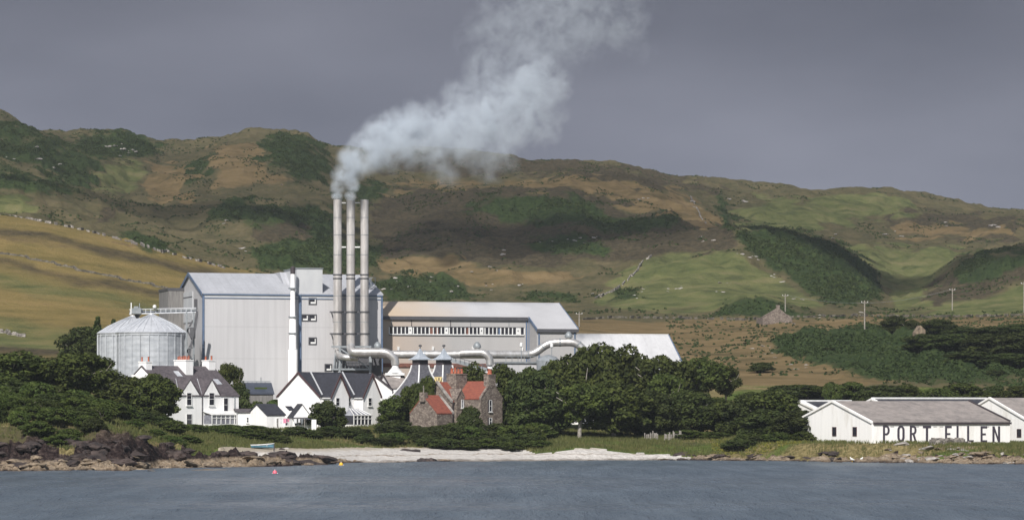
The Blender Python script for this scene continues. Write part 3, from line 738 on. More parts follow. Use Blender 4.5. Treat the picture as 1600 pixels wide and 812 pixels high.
# ------------------------------------------------------------------ water
def sea():
    m, n, l, b = nmat('sea_water')
    g = n.new('ShaderNodeNewGeometry')
    def noise(sc, st, det=4, r=0.55):
        mp = n.new('ShaderNodeMapping'); mp.inputs['Scale'].default_value = st; l.new(g.outputs['Position'], mp.inputs[0])
        t = n.new('ShaderNodeTexNoise'); t.inputs['Scale'].default_value = sc; t.inputs['Detail'].default_value = det; t.inputs['Roughness'].default_value = r
        l.new(mp.outputs[0], t.inputs['Vector']); return t.outputs[0]
    a = noise(0.8, (1, 0.16, 1), 4, .65); c = noise(0.20, (1, 0.13, 1), 6, 0.65); d = noise(0.012, (0.5, 1.2, 1), 3)
    r = n.new('ShaderNodeValToRGB')
    r.color_ramp.elements[0].position = 0.36; r.color_ramp.elements[0].color = (0.070, 0.095, 0.122, 1)
    r.color_ramp.elements[1].position = 0.66; r.color_ramp.elements[1].color = (0.115, 0.147, 0.180, 1)
    l.new(c, r.inputs[0]); l.new(r.outputs[0], b.inputs['Base Color'])
    rr = n.new('ShaderNodeMapRange'); rr.inputs[1].default_value = 0.35; rr.inputs[2].default_value = 0.65
    rr.inputs[3].default_value = 0.22; rr.inputs[4].default_value = 0.42
    l.new(d, rr.inputs[0]); l.new(rr.outputs[0], b.inputs['Roughness'])
    b.inputs['IOR'].default_value = 1.33
    b1 = n.new('ShaderNodeBump'); b1.inputs['Strength'].default_value = 1.0; b1.inputs['Distance'].default_value = 0.75
    b2 = n.new('ShaderNodeBump'); b2.inputs['Strength'].default_value = 1.0; b2.inputs['Distance'].default_value = 1.0
    l.new(a, b1.inputs['Height']); l.new(c, b2.inputs['Height']); l.new(b1.outputs[0], b2.inputs['Normal']); l.new(b2.outputs[0], b.inputs['Normal'])
    # swell as real relief
    xs = np.linspace(-1, 1, 260); ys = np.concatenate([[-400, -100], np.arange(30, 560, 1.1), [640]])
    me = bpy.data.meshes.new('sea')
    GX = np.outer(np.abs(ys) * 0.30 + 60, xs); GY = ys[:, None] * np.ones((1, len(xs)))
    GZ = fbm(GX / 5, GY / 3.4, 4, 5) * 0.16 + fbm(GX / 22, GY / 9, 3, 6) * 0.10
    GZ *= np.clip((640 - GY) / 200, 0.25, 1)
    ny, nx = GX.shape
    ii = np.arange(nx * ny).reshape(ny, nx)
    q = np.stack([ii[:-1, :-1], ii[:-1, 1:], ii[1:, 1:], ii[1:, :-1]], -1).reshape(-1, 4)
    me.vertices.add(nx * ny); me.vertices.foreach_set('co', np.stack([GX, GY, GZ], -1).ravel())
    me.loops.add(q.size); me.loops.foreach_set('vertex_index', q.ravel().astype(np.int32))
    me.polygons.add(len(q)); me.polygons.foreach_set('loop_start', np.arange(0, q.size, 4, dtype=np.int32))
    me.update(calc_edges=True); me.polygons.foreach_set('use_smooth', np.ones(len(q), bool))
    me.materials.append(m)
    o = new_obj('water', me); o['kind'] = 'structure'
sea()

# ------------------------------------------------------------------ building helpers
def gable_x(root, L, D, ze, zr, wall, roof, over=0.25, x0=0.0, y0=0.0, zb=-2.0, t=0.18, trim=None, names=('wall', 'roof')):
    """ridge runs along x; the front eave is at y0"""
    y1 = y0 + D; ym = (y0 + y1) / 2
    m = MB(); pr = lambda x: [(x, y0, zb), (x, y0, ze), (x, ym, zr), (x, y1, ze), (x, y1, zb)]
    m.prism(pr(x0), pr(x0 + L)); w = m.build(names[0], wall, root)
    k = (zr - ze) / (ym - y0)
    m = MB(); e = 0.004; a, b = x0 - over, x0 + L + over
    m.prism([(a, y0 - over, ze - over * k + e), (a, ym, zr + e), (a, y1 + over, ze - over * k + e), (a, y1 + over, ze - over * k + t), (a, ym, zr + t + 0.02), (a, y0 - over, ze - over * k + t)],
            [(b, y0 - over, ze - over * k + e), (b, ym, zr + e), (b, y1 + over, ze - over * k + e), (b, y1 + over, ze - over * k + t), (b, ym, zr + t + 0.02), (b, y0 - over, ze - over * k + t)])
    r = m.build(names[1], roof, root)
    if trim is not None:
        g = 0.13
        for xx in (a, b):
            m = MB()
            s = -1 if xx == a else 1
            for (ya, yb) in ((y0 - over, ym), (y1 + over, ym)):
                za = ze - over * k; zb_ = zr
                xa, xb = sorted((xx + s * 0.003, xx + s * 0.10))
                m.prism([(xa, ya, za - g), (xa, yb, zb_ - g), (xa, yb, zb_ + t + 0.05), (xa, ya, za + t + 0.05)],
                        [(xb, ya, za - g), (xb, yb, zb_ - g), (xb, yb, zb_ + t + 0.05), (xb, ya, za + t + 0.05)])
            m.build('bargeboard', trim, root)
    return w, r

def gable_y(root, L, D, ze, zr, wall, roof, over=0.25, x0=0.0, y0=0.0, zb=-2.0, t=0.18, trim=None, names=('wall', 'roof')):
    """gable faces the front; ridge runs back along y"""
    x1 = x0 + L; xm = (x0 + x1) / 2; y1 = y0 + D
    m = MB(); pr = lambda y: [(x0, y, zb), (x1, y, zb), (x1, y, ze), (xm, y, zr), (x0, y, ze)]
    m.prism(pr(y0), pr(y1)); w = m.build(names[0], wall, root)
    k = (zr - ze) / (xm - x0); e = 0.004
    pf = lambda y: [(x0 - over, y, ze - over * k + e), (xm, y, zr + e), (x1 + over, y, ze - over * k + e), (x1 + over, y, ze - over * k + t), (xm, y, zr + t + 0.02), (x0 - over, y, ze - over * k + t)]
    m = MB(); m.prism(pf(y0 - over), pf(y1)); r = m.build(names[1], roof, root)
    if trim is not None:
        m = MB(); g = 0.13; ya, yb = y0 - over - 0.10, y0 - over - 0.003
        for xa in (x0 - over, x1 + over):
            za = ze - over * k
            q = [(xa, za - g), (xm, zr - g), (xm, zr + t + 0.05), (xa, za + t + 0.05)]
            m.prism([(x, ya, z) for x, z in q], [(x, yb, z) for x, z in q])
        m.build('bargeboard', trim, root)
    return w, r

def win_front(root, a0, a1, z0, z1, y=0.0, frame=None, glass=None, bars=1, fw=0.09, sill=True, hbar=True):
    """a window on a wall that faces -y at depth y"""
    frame = frame or M['frame_w']; glass = glass or M['glass']
    m = MB(); yo = y - 0.09; yi = y - 0.003
    m.box(a0, a0 + fw, yo, yi, z0, z1).box(a1 - fw, a1, yo, yi, z0, z1)
    m.box(a0 + fw, a1 - fw, yo, yi, z1 - fw, z1).box(a0 + fw, a1 - fw, yo, yi, z0, z0 + fw)
    for k in range(1, bars):
        xx = a0 + (a1 - a0) * k / bars
        m.box(xx - fw * 0.4, xx + fw * 0.4, yo + 0.01, yi, z0 + fw, z1 - fw)
    if hbar:
        zz = (z0 + z1) / 2; m.box(a0 + fw, a1 - fw, yo + 0.02, yi - 0.01, zz - fw * 0.35, zz + fw * 0.35)
    w = m.build('window', frame, root)
    MB().box(a0 + fw * 0.6, a1 - fw * 0.6, y - 0.035, y - 0.004, z0 + fw * 0.6, z1 - fw * 0.6).build('pane', glass, w)
    if sill:
        MB().box(a0 - 0.12, a1 + 0.12, y - 0.2, y - 0.002, z0 - 0.14, z0 - 0.004).build('sill', frame, w)
    return w

def win_side(root, d0, d1, z0, z1, x=0.0, frame=None, glass=None, fw=0.09):
    """a window on the left gable, which faces -x"""
    frame = frame or M['frame_w']; glass = glass or M['glass']
    m = MB(); xo = x - 0.09; xi = x - 0.003
    m.box(xo, xi, d0, d0 + fw, z0, z1).box(xo, xi, d1 - fw, d1, z0, z1).box(xo, xi, d0 + fw, d1 - fw, z1 - fw, z1).box(xo, xi, d0 + fw, d1 - fw, z0, z0 + fw)
    w = m.build('window', frame, root)
    MB().box(x - 0.035, x - 0.004, d0 + fw * .6, d1 - fw * .6, z0 + fw * .6, z1 - fw * .6).build('pane', glass, w)
    return w

def chimney(parent, x, y, z0, z1, wx, wy, mt, pots=2, along='x', potr=0.16, poth=0.7, pm=None):
    c = MB().box(x - wx / 2, x + wx / 2, y - wy / 2, y + wy / 2, z0, z1).box(x - wx / 2 - 0.08, x + wx / 2 + 0.08, y - wy / 2 - 0.08, y + wy / 2 + 0.08, z1 + 0.002, z1 + 0.2).build('chimney', mt, parent)
    for k in range(pots):
        o = (k - (pots - 1) / 2) * ((wx if along == 'x' else wy) - 0.35) / max(pots - 1, 1)
        px_, py_ = (x + o, y) if along == 'x' else (x, y + o)
        h = poth * (0.85 + 0.3 * random.random())
        MB().lathe([(potr * 1.1, z1 + 0.2), (potr * 0.9, z1 + 0.2 + h * 0.5), (potr, z1 + 0.2 + h * 0.9), (potr * 1.2, z1 + 0.2 + h)], 10, (px_, py_)).build('chimney_pot', pm or M['terra'], c, True)
    return c

# ------------------------------------------------------------------ maltings: tall block
TH = 16.6
def tall_block():
    f = Frame(317, 612, TH, 6.0)
    r = f.root('maltings_block', 'tall pale grey windowless factory block with blue corner trims behind the three chimney stacks', 'factory building')
    L = f.on(597); D = 27.0
    ze = f.z(458); zr = f.z(428, 0, D / 2)
    gable_x(r, L, D, ze, zr, M['clad'], M['mroof'], 0.2, t=0.25)
    zf = f.z(464.5)
    MB().box(0.02, L - 0.02, -0.09, -0.003, zf, ze - 0.26).build('fascia_band', M['clad_l'], r)
    MB().box(-0.05, L + 0.05, -0.28, -0.205, ze - 0.28, ze - 0.05).build('gutter', M['blue_trim'], r)
    MB().box(0.0, L, -0.12, -0.003, zf - 0.14, zf - 0.004).build('fascia_trim', M['blue_trim'], r)
    for x in (-0.10, L - 0.25):
        MB().box(x, x + 0.38, -0.14, 0.24, -2, ze - 0.3).build('corner_trim', M['blue_trim'], r)
    k = (zr - ze) / (D / 2)
    m = MB()
    for s in (0, 1):
        ya = -0.2 if s == 0 else D + 0.2
        m.prism([(-0.36, ya, ze - 0.45), (-0.36, D / 2, zr - 0.3), (-0.36, D / 2, zr + 0.34), (-0.36, ya, ze + 0.2)],
                [(-0.21, ya, ze - 0.45), (-0.21, D / 2, zr - 0.3), (-0.21, D / 2, zr + 0.34), (-0.21, ya, ze + 0.2)])
    m.build('verge_trim', M['blue_trim'], r)
    # strip beside the flue
    a, _ = f.on(468.5, 458)
    MB().box(a - 0.28, a + 0.28, -0.2, -0.125, -2, ze - 0.3).build('blue_strip', M['blue_trim'], r)
    # penthouse on the roof
    a0 = f.on(463.5); a1 = f.on(504); zt = f.z(417.5)
    pent = MB().box(a0, a1, 0.02, 11.0, ze + 0.1, zt).build('roof_penthouse', M['clad_l'], r)
    MB().box(a0 - 0.15, a1 + 0.15, -0.12, 11.2, zt + 0.003, zt + 0.16).build('coping', M['grey_steel'], pent)
    b0 = f.on(436, d=10); b1 = a0 - 0.01
    zt2 = f.z(423, 0, 8)
    m = MB(); m.prism([(b0, 6.0, ze + 0.6), (b0, 6.0, zt2 - 2.4), (b0, 9.5, zt2), (b0, 15.0, zt2), (b0, 15.0, ze + 1)],
                      [(b1, 6.0, ze + 0.6), (b1, 6.0, zt2 - 2.4), (b1, 9.5, zt2), (b1, 15.0, zt2), (b1, 15.0, ze + 1)])
    m.build('raised_roof', M['mroof'], r)
    # roof-top railing at the right end
    m = MB()
    ra, rb = f.on(579), f.on(592)
    for x in (ra, (ra + rb) / 2, rb):
        m.bar((x, 3.0, ze + 0.4), (x, 3.0, ze + 3.6), 0.12)
    for zz in (1.8, 3.5): m.bar((ra, 3.0, ze + zz), (rb, 3.0, ze + zz), 0.1)
    m.bar((ra, 3.0, ze + 3.5), (rb, 3.0, ze + 1.2), 0.1)
    m.build('roof_railing', M['grey_steel'], r)
    # windows
    for (p0, p1, y0, y1, nb) in ((482, 495, 465, 476, 1), (470, 495, 490.5, 502, 2), (482, 495, 526.5, 538.5, 1), (507, 519, 568, 580, 1)):
        A0, Z1 = f.on(p0, y0); A1, Z0 = f.on(p1, y1)
        win_front(r, A0, A1, Z0, Z1, 0.0, M['dark_steel'], M['glass'], nb, 0.22, False, False)
        for kk in range(nb):
            xa = A0 + (A1 - A0) * kk / nb; xb = A0 + (A1 - A0) * (kk + 1) / nb
            w = r.children[-1]
            MB().box(xa + 0.4, xb - 0.25, -0.13, -0.095, Z0 + 0.22, Z0 + 0.55).box(xb - 0.42, xb - 0.25, -0.13, -0.095, Z0 + 0.551, Z1 - 0.3).build('frame', M['frame_w'], w)  # white strips put in for the sunlit bottom and right reveals
    # left gable: lighter panel, annexe behind, dark ladder
    d0 = f.side(281.5); d1 = f.side(302)
    zt = f.z(455.5, 0, d0 * 0.5); zb = f.z(503, 0, d0 * .5)
    MB().box(-0.16, -0.004, min(d0, d1) + 0.1, max(d0, d1), zb, zt).build('gable_panel', M['clad_l'], r)
    MB().box(-0.20, -0.165, min(d0, d1) + 0.1, max(d0, d1), zt - 1.1, zt - 0.9).build('panel_trim', M['dark_steel'], r)
    dl, zl_ = f.side(308, 0, 467); MB().box(-0.5, -0.004, dl - 0.35, dl + 0.35, f.z(482, 0, dl), zl_).build('ladder_box', M['dark_steel'], r)
    an = MB().box(-3.2, -0.01, D - 8.0, D + 2, -2, f.z(456, 0, D) ).build('annexe', M['grey_wall'], r)
    MB().box(-3.3, -0.012, D - 8.1, D + 2.1, f.z(456, 0, D) + 0.003, f.z(452, 0, D)).build('annexe_roof', M['dark_steel'], an)
    return f
fB = tall_block()

def thin_flue():
    p = W(457.5, 600, 615.0); p.z = 6.0
    zt = W(0, 418, 615.0).z - 6; z1 = W(0, 495, 615.0).z - 6; z2 = W(0, 546, 615.0).z - 6
    r = thing('thin_flue', 'slender white pipe chimney with a black cap running up the grey factory wall', 'chimney', p)
    s = 615.0 / F
    MB().lathe([(7.5 * s, -2), (7.3 * s, z2), (5.6 * s, z2 + 0.3), (5.2 * s, z1), (3.9 * s, z1 + 0.3), (3.6 * s, zt - 1.2)], 20).build('pipe', M['white'], r, True)
    MB().lathe([(3.9 * s, zt - 1.2), (3.9 * s, zt), (2 * s, zt + 0.25)], 16).build('cap', M['dark_trim'], r, True)
    for zz in (z1, z2, z1 + 5.5, (z1 + z2) / 2):
        MB().lathe([(7.0 * s, zz - 0.12), (7.0 * s, zz + 0.12)], 18).build('flange', M['grey_steel'], r)
thin_flue()

# ------------------------------------------------------------------ three stacks
YS = 616.0
def stacks():
    s = YS / F
    labs = ['left tall steel chimney stack, smoke pouring from its top', 'middle tall steel chimney stack, smoke pouring from its top', 'right tall steel chimney stack, no smoke at its top']
    for (px, w, lab) in ((527.5, 6.6, labs[0]), (548, 6.6, labs[1]), (569.5, 6.4, labs[2])):
        p = W(px, 545, YS); p.z = W(0, 545, YS).z
        z = lambda py: (545 - py) * s
        r = thing('chimney_stack', lab, 'chimney stack', p, 0, 'tall chimney stacks in a row')
        MB().lathe([(w * s * 1.02, z(545)), (w * s * 1.02, z(432)), (w * s, z(430)), (w * s, z(312)), (w * s * 0.85, z(311.9)), (w * s * 0.85, z(316))], 28).build('pipe', M['stack'], r, True)
        for py in (429, 435):
            MB().lathe([(w * s * 1.13, z(py + 0.9)), (w * s * 1.13, z(py - 0.9))], 26).build('flange', M['dark_steel'], r)
        for py in (340, 367, 398, 462, 503):
            MB().lathe([(w * s * 1.05, z(py + 0.4)), (w * s * 1.05, z(py - 0.4))], 26).build('joint_ring', M['grey_steel'], r)
        for py in (487, 521):
            MB().lathe([(w * s * 1.22, z(py + 0.9)), (w * s * 1.22, z(py - 0.9))], 26).build('support_collar', M['dark_steel'], r)
    # tie bars and brackets, one steelwork piece
    p = W(548, 580, YS + 1.0)
    r = thing('stack_steelwork', 'grey steel frame, platform and tie bars holding the three chimney stacks', 'steel frame', p)
    X = lambda px: (px - 548) * s
    zz = lambda py: (580 - py) * s
    for (a, b) in ((534.5, 541), (555, 563)):
        for py in (317, 386):
            MB().bar((X(a), -1, zz(py)), (X(b), -1, zz(py)), 0.22).build('tie_bar', M['frame_w'], r)
    for py in (487, 521):
        m = MB(); m.bar((X(515), 0.3, zz(py)), (X(577), 0.3, zz(py)), 0.30)
        for px in (517, 537.5, 559, 576): m.bar((X(px), 0.3, zz(py)), (X(px), 2.2, zz(py)), 0.2)
        m.build('wall_bracket', M['dark_steel'], r)
    m = MB()
    y0, y1 = -5.0, -1.0
    for y in (y0, y1):
        for px in (533, 580): m.bar((X(px), y, zz(595)), (X(px), y, zz(541)), 0.38)
        for py in (542, 577): m.bar((X(520), y, zz(py)), (X(582), y, zz(py)), 0.32)
    m.bar((X(534), y0, zz(545)), (X(580), y0, zz(576)), 0.26)
    for px in (533, 580):
        for py in (542, 577): m.bar((X(px), y0, zz(py)), (X(px), y1, zz(py)), 0.28)
    m.build('frame', M['grey_steel'], r)
    m = MB(); m.box(X(522), X(582), y0 + .2, y1 - .2, zz(580), zz(578.2)); m.build('platform', M['dark_steel'], r)
    m = MB()
    for px in np.arange(536, 580, 5.5): m.bar((X(px), y0, zz(577)), (X(px), y0, zz(567)), 0.09)
    m.bar((X(534), y0, zz(567)), (X(580), y0, zz(567)), 0.09); m.build('handrail', M['grey_steel'], r)
    m = MB()
    for k in range(3): m.bar((X(521 + 2 * k), -3 + k, zz(596)), (X(526 + k * 3), -2, zz(545)), 0.26)
    m.build('raking_leg', M['grey_steel'], r)
    MB().box(X(536), X(596), -0.6, 1.6, zz(598), zz(556)).build('dark_housing', M['dark_steel'], r)
stacks()

# ------------------------------------------------------------------ long hall
def hall():
    f = Frame(598, 628, TH, 6.0)
    r = f.root('turbine_hall', 'long grey hall with a tan stained left end and a ribbon of white framed windows', 'factory building')
    L = f.on(901, d=-5.5); Lw = f.on(826)
    ze = f.z(495); d = 7.0; zr = f.z(472.5, 0, d)
    k = (zr - ze) / d
    m = MB(); pr = lambda x: [(x, 0, -2), (x, 0, ze), (x, d, zr), (x, 2 * d, ze), (x, 2 * d, -2)]
    m.prism(pr(0), pr(Lw)); m.build('wall', M['hall'], r)
    zw = ze - 5.5 * k
    m = MB(); pr = lambda x: [(x, -5.5, -2), (x, -5.5, zw), (x, d, zr), (x, 2 * d, ze), (x, 2 * d, -2)]
    m.prism(pr(Lw + 0.004), pr(L)); m.build('wing_wall', M['hall'], r)
    t = 0.3; m = MB()
    q = lambda x, ya: [(x, ya, zr - (d - ya) * k + 0.006), (x, d, zr + 0.006), (x, 2 * d + .3, ze - .3 * k + 0.006), (x, 2 * d + .3, ze - .3 * k + t), (x, d, zr + t), (x, ya, zr - (d - ya) * k + t)]
    m.prism(q(-0.0, -0.3), q(Lw - 0.004, -0.3)); m.prism(q(Lw - 0.003, -5.8), q(L + 0.2, -5.8))
    m.build('roof', M['hall_roof'], r)
    MB().box(0, Lw - 0.3, -0.42, -0.305, ze - 0.5, ze + 0.18).box(Lw - 0.1, L + .25, -5.95, -5.805, zw - 0.5, zw + 0.15).build('gutter', M['dark_steel'], r)
    m = MB(); a = Lw - 0.003
    m.prism([(a - .15, -5.8, zw - .35), (a - .15, -0.3, ze - .35), (a - .15, -0.3, ze + .33), (a - .15, -5.8, zw + .33)], [(a - .006, -5.8, zw - .35), (a - .006, -0.3, ze - .35), (a - .006, -0.3, ze + .33), (a - .006, -5.8, zw + .33)])
    m.build('verge_trim', M['blue_trim'], r)
    m = MB(); a = L + 0.2
    m.prism([(a + .15, -5.8, zw - .35), (a + .15, d, zr - .3), (a + .15, d, zr + .33), (a + .15, -5.8, zw + .33)], [(a + .006, -5.8, zw - .35), (a + .006, d, zr - .3), (a + .006, d, zr + .33), (a + .006, -5.8, zw + .33)])
    m.build('verge_trim', M['blue_trim'], r)
    for px, dd in ((822.5, 0), (842, -5.5), (898, -5.5), (826.5, -0.3)):
        x = f.on(px, d=dd); MB().box(x - 0.13, x + 0.13, dd - 0.16, dd - 0.005, -1, (ze if dd > -1 else zw) - 0.51).build('downpipe', M['blue_trim'], r)
    # window ribbon
    a0, z1 = f.on(608, 510.5); a1, z0 = f.on(819, 523.5)
    rb = MB().box(a0, a1, -0.05, -0.004, z0, z1).build('window_ribbon', M['glass'], r)
    MB().box(a0, a1, -0.17, -0.055, z1, z1 + 0.14).box(a0, a1, -0.17, -0.055, z0 - 0.2, z0 - 0.06).build('ribbon_frame', M['dark_steel'], rb)
    MB().box(a0, a1, -0.15, -0.055, z0 - 0.055, z0 + 0.13).build('sill', M['frame_w'], rb)
    n = 34
    for i in range(n + 1):
        x = a0 + (a1 - a0) * i / n
        MB().box(x - 0.10, x + 0.10, -0.13, -0.055, z0 + 0.131, z1 - 0.004).build('mullion', M['frame_w'], rb)
    for px in (640.5, 697, 752, 809):
        x = f.on(px); p = MB().box(x - 0.38, x + 0.38, -0.2, -0.135, z0 + 0.132, z1 - 0.01).build('fan_panel', M['frame_w'], rb)
        MB().box(x - 0.1, x + 0.1, -0.22, -0.203, (z0 + z1) / 2 - 0.05, z1 - 0.45).build('fan_slot', M['dark_steel'], p)
    for px in (674, 683, 731, 781):       # tinted panes
        x = f.on(px); MB().box(x - 0.3, x + 0.3, -0.056, -0.051, z0 + 0.14, z1 - 0.02).build('pane', M['rust'] if px != 781 else M['blue_trim'], rb)
    for px in (612, 643, 704, 735, 795):
        x = f.on(px); MB().box(x - 0.06, x + 0.06, -0.09, -0.004, z1 + 0.15, ze - 0.51).build('panel_joint', M['dark_trim'] if px in (643, 704) else M['grey_steel'], r)
    for px, py in ((622, 544), (676, 544), (739, 544), (815, 545)):
        x, z = f.on(px, py); l = MB().box(x - 0.2, x + 0.2, -0.35, -0.004, z - 0.35, z + 0.35).build('wall_light', M['frame_w'], r)
        MB().box(x - 0.06, x + 0.06, -0.2, -0.005, z - 0.9, z - 0.352).build('bracket', M['frame_w'], l)
    a0, z0 = f.on(599, 573); a1 = f.on(760); MB().box(a0, a1, -0.25, -0.004, z0, z0 + 0.75).build('rusty_band', M['rust'], r)
    return f
fH = hall()

def store():
    f = Frame(918, 652, TH, 7.0)
    r = f.root('grain_store', 'low store with a plain white sheet roof rising above the treetops', 'factory building')
    L = f.on(1062); d = 8.0
    zr = f.z(523, 0, d); ze = zr - 5.6
    gable_x(r, L, 2 * d, ze, zr, M['clad_l'], M['wroof'], 0.3)
    m = MB(); a = L + 0.31
    m.prism([(a, -.3, ze - .4), (a, d, zr - .25), (a, d, zr + .3), (a, -.3, ze + .3)], [(a + .15, -.3, ze - .4), (a + .15, d, zr - .25), (a + .15, d, zr + .3), (a + .15, -.3, ze + .3)])
    m.build('verge_trim', M['blue_trim'], r)
    m = MB()
    for x in np.arange(2, L, 3.2): m.box(x - .03, x + .03, 0.2, d - .2, 0, 0)
    MB().box(-0.3, L + 0.3, d - 0.15, d + 0.15, zr + 0.19, zr + 0.30).build('ridge_cap', M['frame_w'], r)
store()

# ------------------------------------------------------------------ silos and conveyor
def silo(cx, Y, rpx, py_e, py_a, lab):
    s = Y / F; R = rpx * s
    p = Vector(((cx - 800) * s, Y, 5.5))
    r = thing('grain_silo', lab, 'silo', p, 0, 'corrugated grain silos')
    ze = CZ + (HY - py_e) * s - 5.5; za = CZ + (HY - py_a) * s - 5.5
    prof = []; z = -1.5
    while z < ze:
        prof += [(R, z), (R + 0.018, z + 0.55)]; z += 1.1
    prof.append((R, ze))
    MB().lathe(prof, 64).build('wall', M['galv'], r, False)
    m = MB(); n = 40
    m.lathe([(R + 0.25, ze - 0.02), (R + 0.28, ze + 0.1), (R * 0.72, ze + (za - ze) * 0.42), (R * 0.36, ze + (za - ze) * 0.76), (0.55, za), (0.5, za + 0.3)], n)
    rf = m.build('roof', M['galv_d'], r, False)
    m = MB()
    for k in range(28):
        a = k * 2 * math.pi / 28 + 0.1
        c, q = math.cos(a), math.sin(a)
        m.bar(((R + .2) * c, (R + .2) * q, ze + 0.15), (R * 0.72 * c, R * .72 * q, ze + (za - ze) * 0.42 + .08), 0.10)
        m.bar((R * 0.72 * c, R * .72 * q, ze + (za - ze) * 0.42 + .08), (R * .36 * c, R * .36 * q, ze + (za - ze) * 0.76 + .08), 0.10)
        m.bar((R * .36 * c, R * .36 * q, ze + (za - ze) * 0.76 + .08), (0.6 * c, 0.6 * q, za + .05), 0.10)
    m.build('roof_rib', M['galv'], rf)
    for k in range(24):
        a = k * 2 * math.pi / 24 + 0.05; c, q = math.cos(a), math.sin(a)
        if q > 0.35: continue
        MB().bar(((R + .14) * c, (R + .14) * q, -1.5), ((R + .14) * c, (R + .14) * q, ze - .05), 0.13).build('stiffener', M['galv'], r)
    MB().lathe([(R + 0.12, ze - 0.45), (R + 0.14, ze - 0.12)], 64).build('eave_ring', M['galv_d'], r)
silo(236.5, 610, 54, 520.5, 492, 'nearer of the two corrugated steel silos, fully in view beside the grey block')
silo(207.5, 632, 54, 521.5, 494.5, 'farther corrugated steel silo, half hidden behind the nearer one at its left')

def conveyor():
    Y = 618.0; s = Y / F
    p = W(236, 487, Y)
    r = thing('conveyor_bridge', 'grey elevated conveyor running from the silo tops into the grey factory gable', 'conveyor')
    r.location = p
    X = lambda px: (px - 236) * s; zz = lambda py: (487 - py) * s
    m = MB(); m.bar((X(203), 0, zz(488)), (X(309), -2, zz(485.5)), 0.55); m.build('conveyor_trough', M['grey_steel'], r)
    m = MB()
    m.bar((X(203), -0.9, zz(490.5)), (X(309), -2.9, zz(488)), 0.2); m.bar((X(203), -0.9, zz(483.5)), (X(309), -2.9, zz(481.5)), 0.13)
    for px in range(205, 309, 8): m.bar((X(px), -0.9 - (px - 203) * .019, zz(490)), (X(px), -0.9 - (px - 203) * .019, zz(483)), 0.10)
    m.build('handrail', M['galv_d'], r)
    m = MB(); m.box(X(207), X(222), -1.6, 1.6, zz(490), zz(481.5)); m.box(X(210), X(217), -1, 1, zz(481.4), zz(478.5)); m.build('drive_head', M['grey_steel'], r)
    MB().prism([(X(210), -1, zz(490.1)), (X(220), -1, zz(490.1)), (X(216), -.4, zz(497)), (X(213), -.4, zz(497))],
               [(X(210), 1, zz(490.1)), (X(220), 1, zz(490.1)), (X(216), .4, zz(497)), (X(213), .4, zz(497))]).build('chute', M['dark_steel'], r)
    MB().bar((X(206.5), -1.5, zz(490)), (X(206.5), -1.5, zz(473)), 0.2).build('mast', M['frame_w'], r)
    MB().bar((X(219.5), -1.5, zz(483)), (X(219.5), -1.5, zz(474)), 0.13).build('mast', M['grey_steel'], r)
    MB().lathe([(0.1, 0), (0.36, 0.1), (0.36, .5), (0.1, .7)], 10).build('lamp', M['frame_w'], r).location = (X(243.5), -2.2, zz(482))
conveyor()
def elevator_tower():
    Y = 606.0; s = Y / F
    r = thing('access_tower', 'thin dark access ladder tower with stairs between silo and factory gable', 'ladder tower', W(297, 585, Y))
    X = lambda px: (px - 297) * s; zz = lambda py: (585 - py) * s
    m = MB()
    for px in (291, 302):
        for y in (0, 1.6): m.bar((X(px), y, zz(600)), (X(px), y, zz(487)), 0.17)
    for py in range(495, 590, 16):
        m.bar((X(291), 0, zz(py)), (X(302), 0, zz(py)), 0.12)
    m.build('frame', M['grey_steel'], r)
    m = MB(); k = 0
    for py in range(500, 590, 16):
        a, b = (292, 301) if k % 2 else (301, 292); k += 1
        m.bar((X(a), 0.8, zz(py)), (X(b), 0.8, zz(py + 16)), 0.3)
    m.build('stair', M['dark_steel'], r)
    MB().box(X(297), X(304), -0.3, 1.8, zz(528), zz(511)).build('motor_box', M['dark_steel'], r)
    m = MB(); m.bar((X(308.5), -.5, zz(486)), (X(304), -.5, zz(515)), 0.4); m.bar((X(304), -.5, zz(515)), (X(296), -.5, zz(560)), 0.22); m.build('chute', M['dark_steel'], r)
elevator_tower()

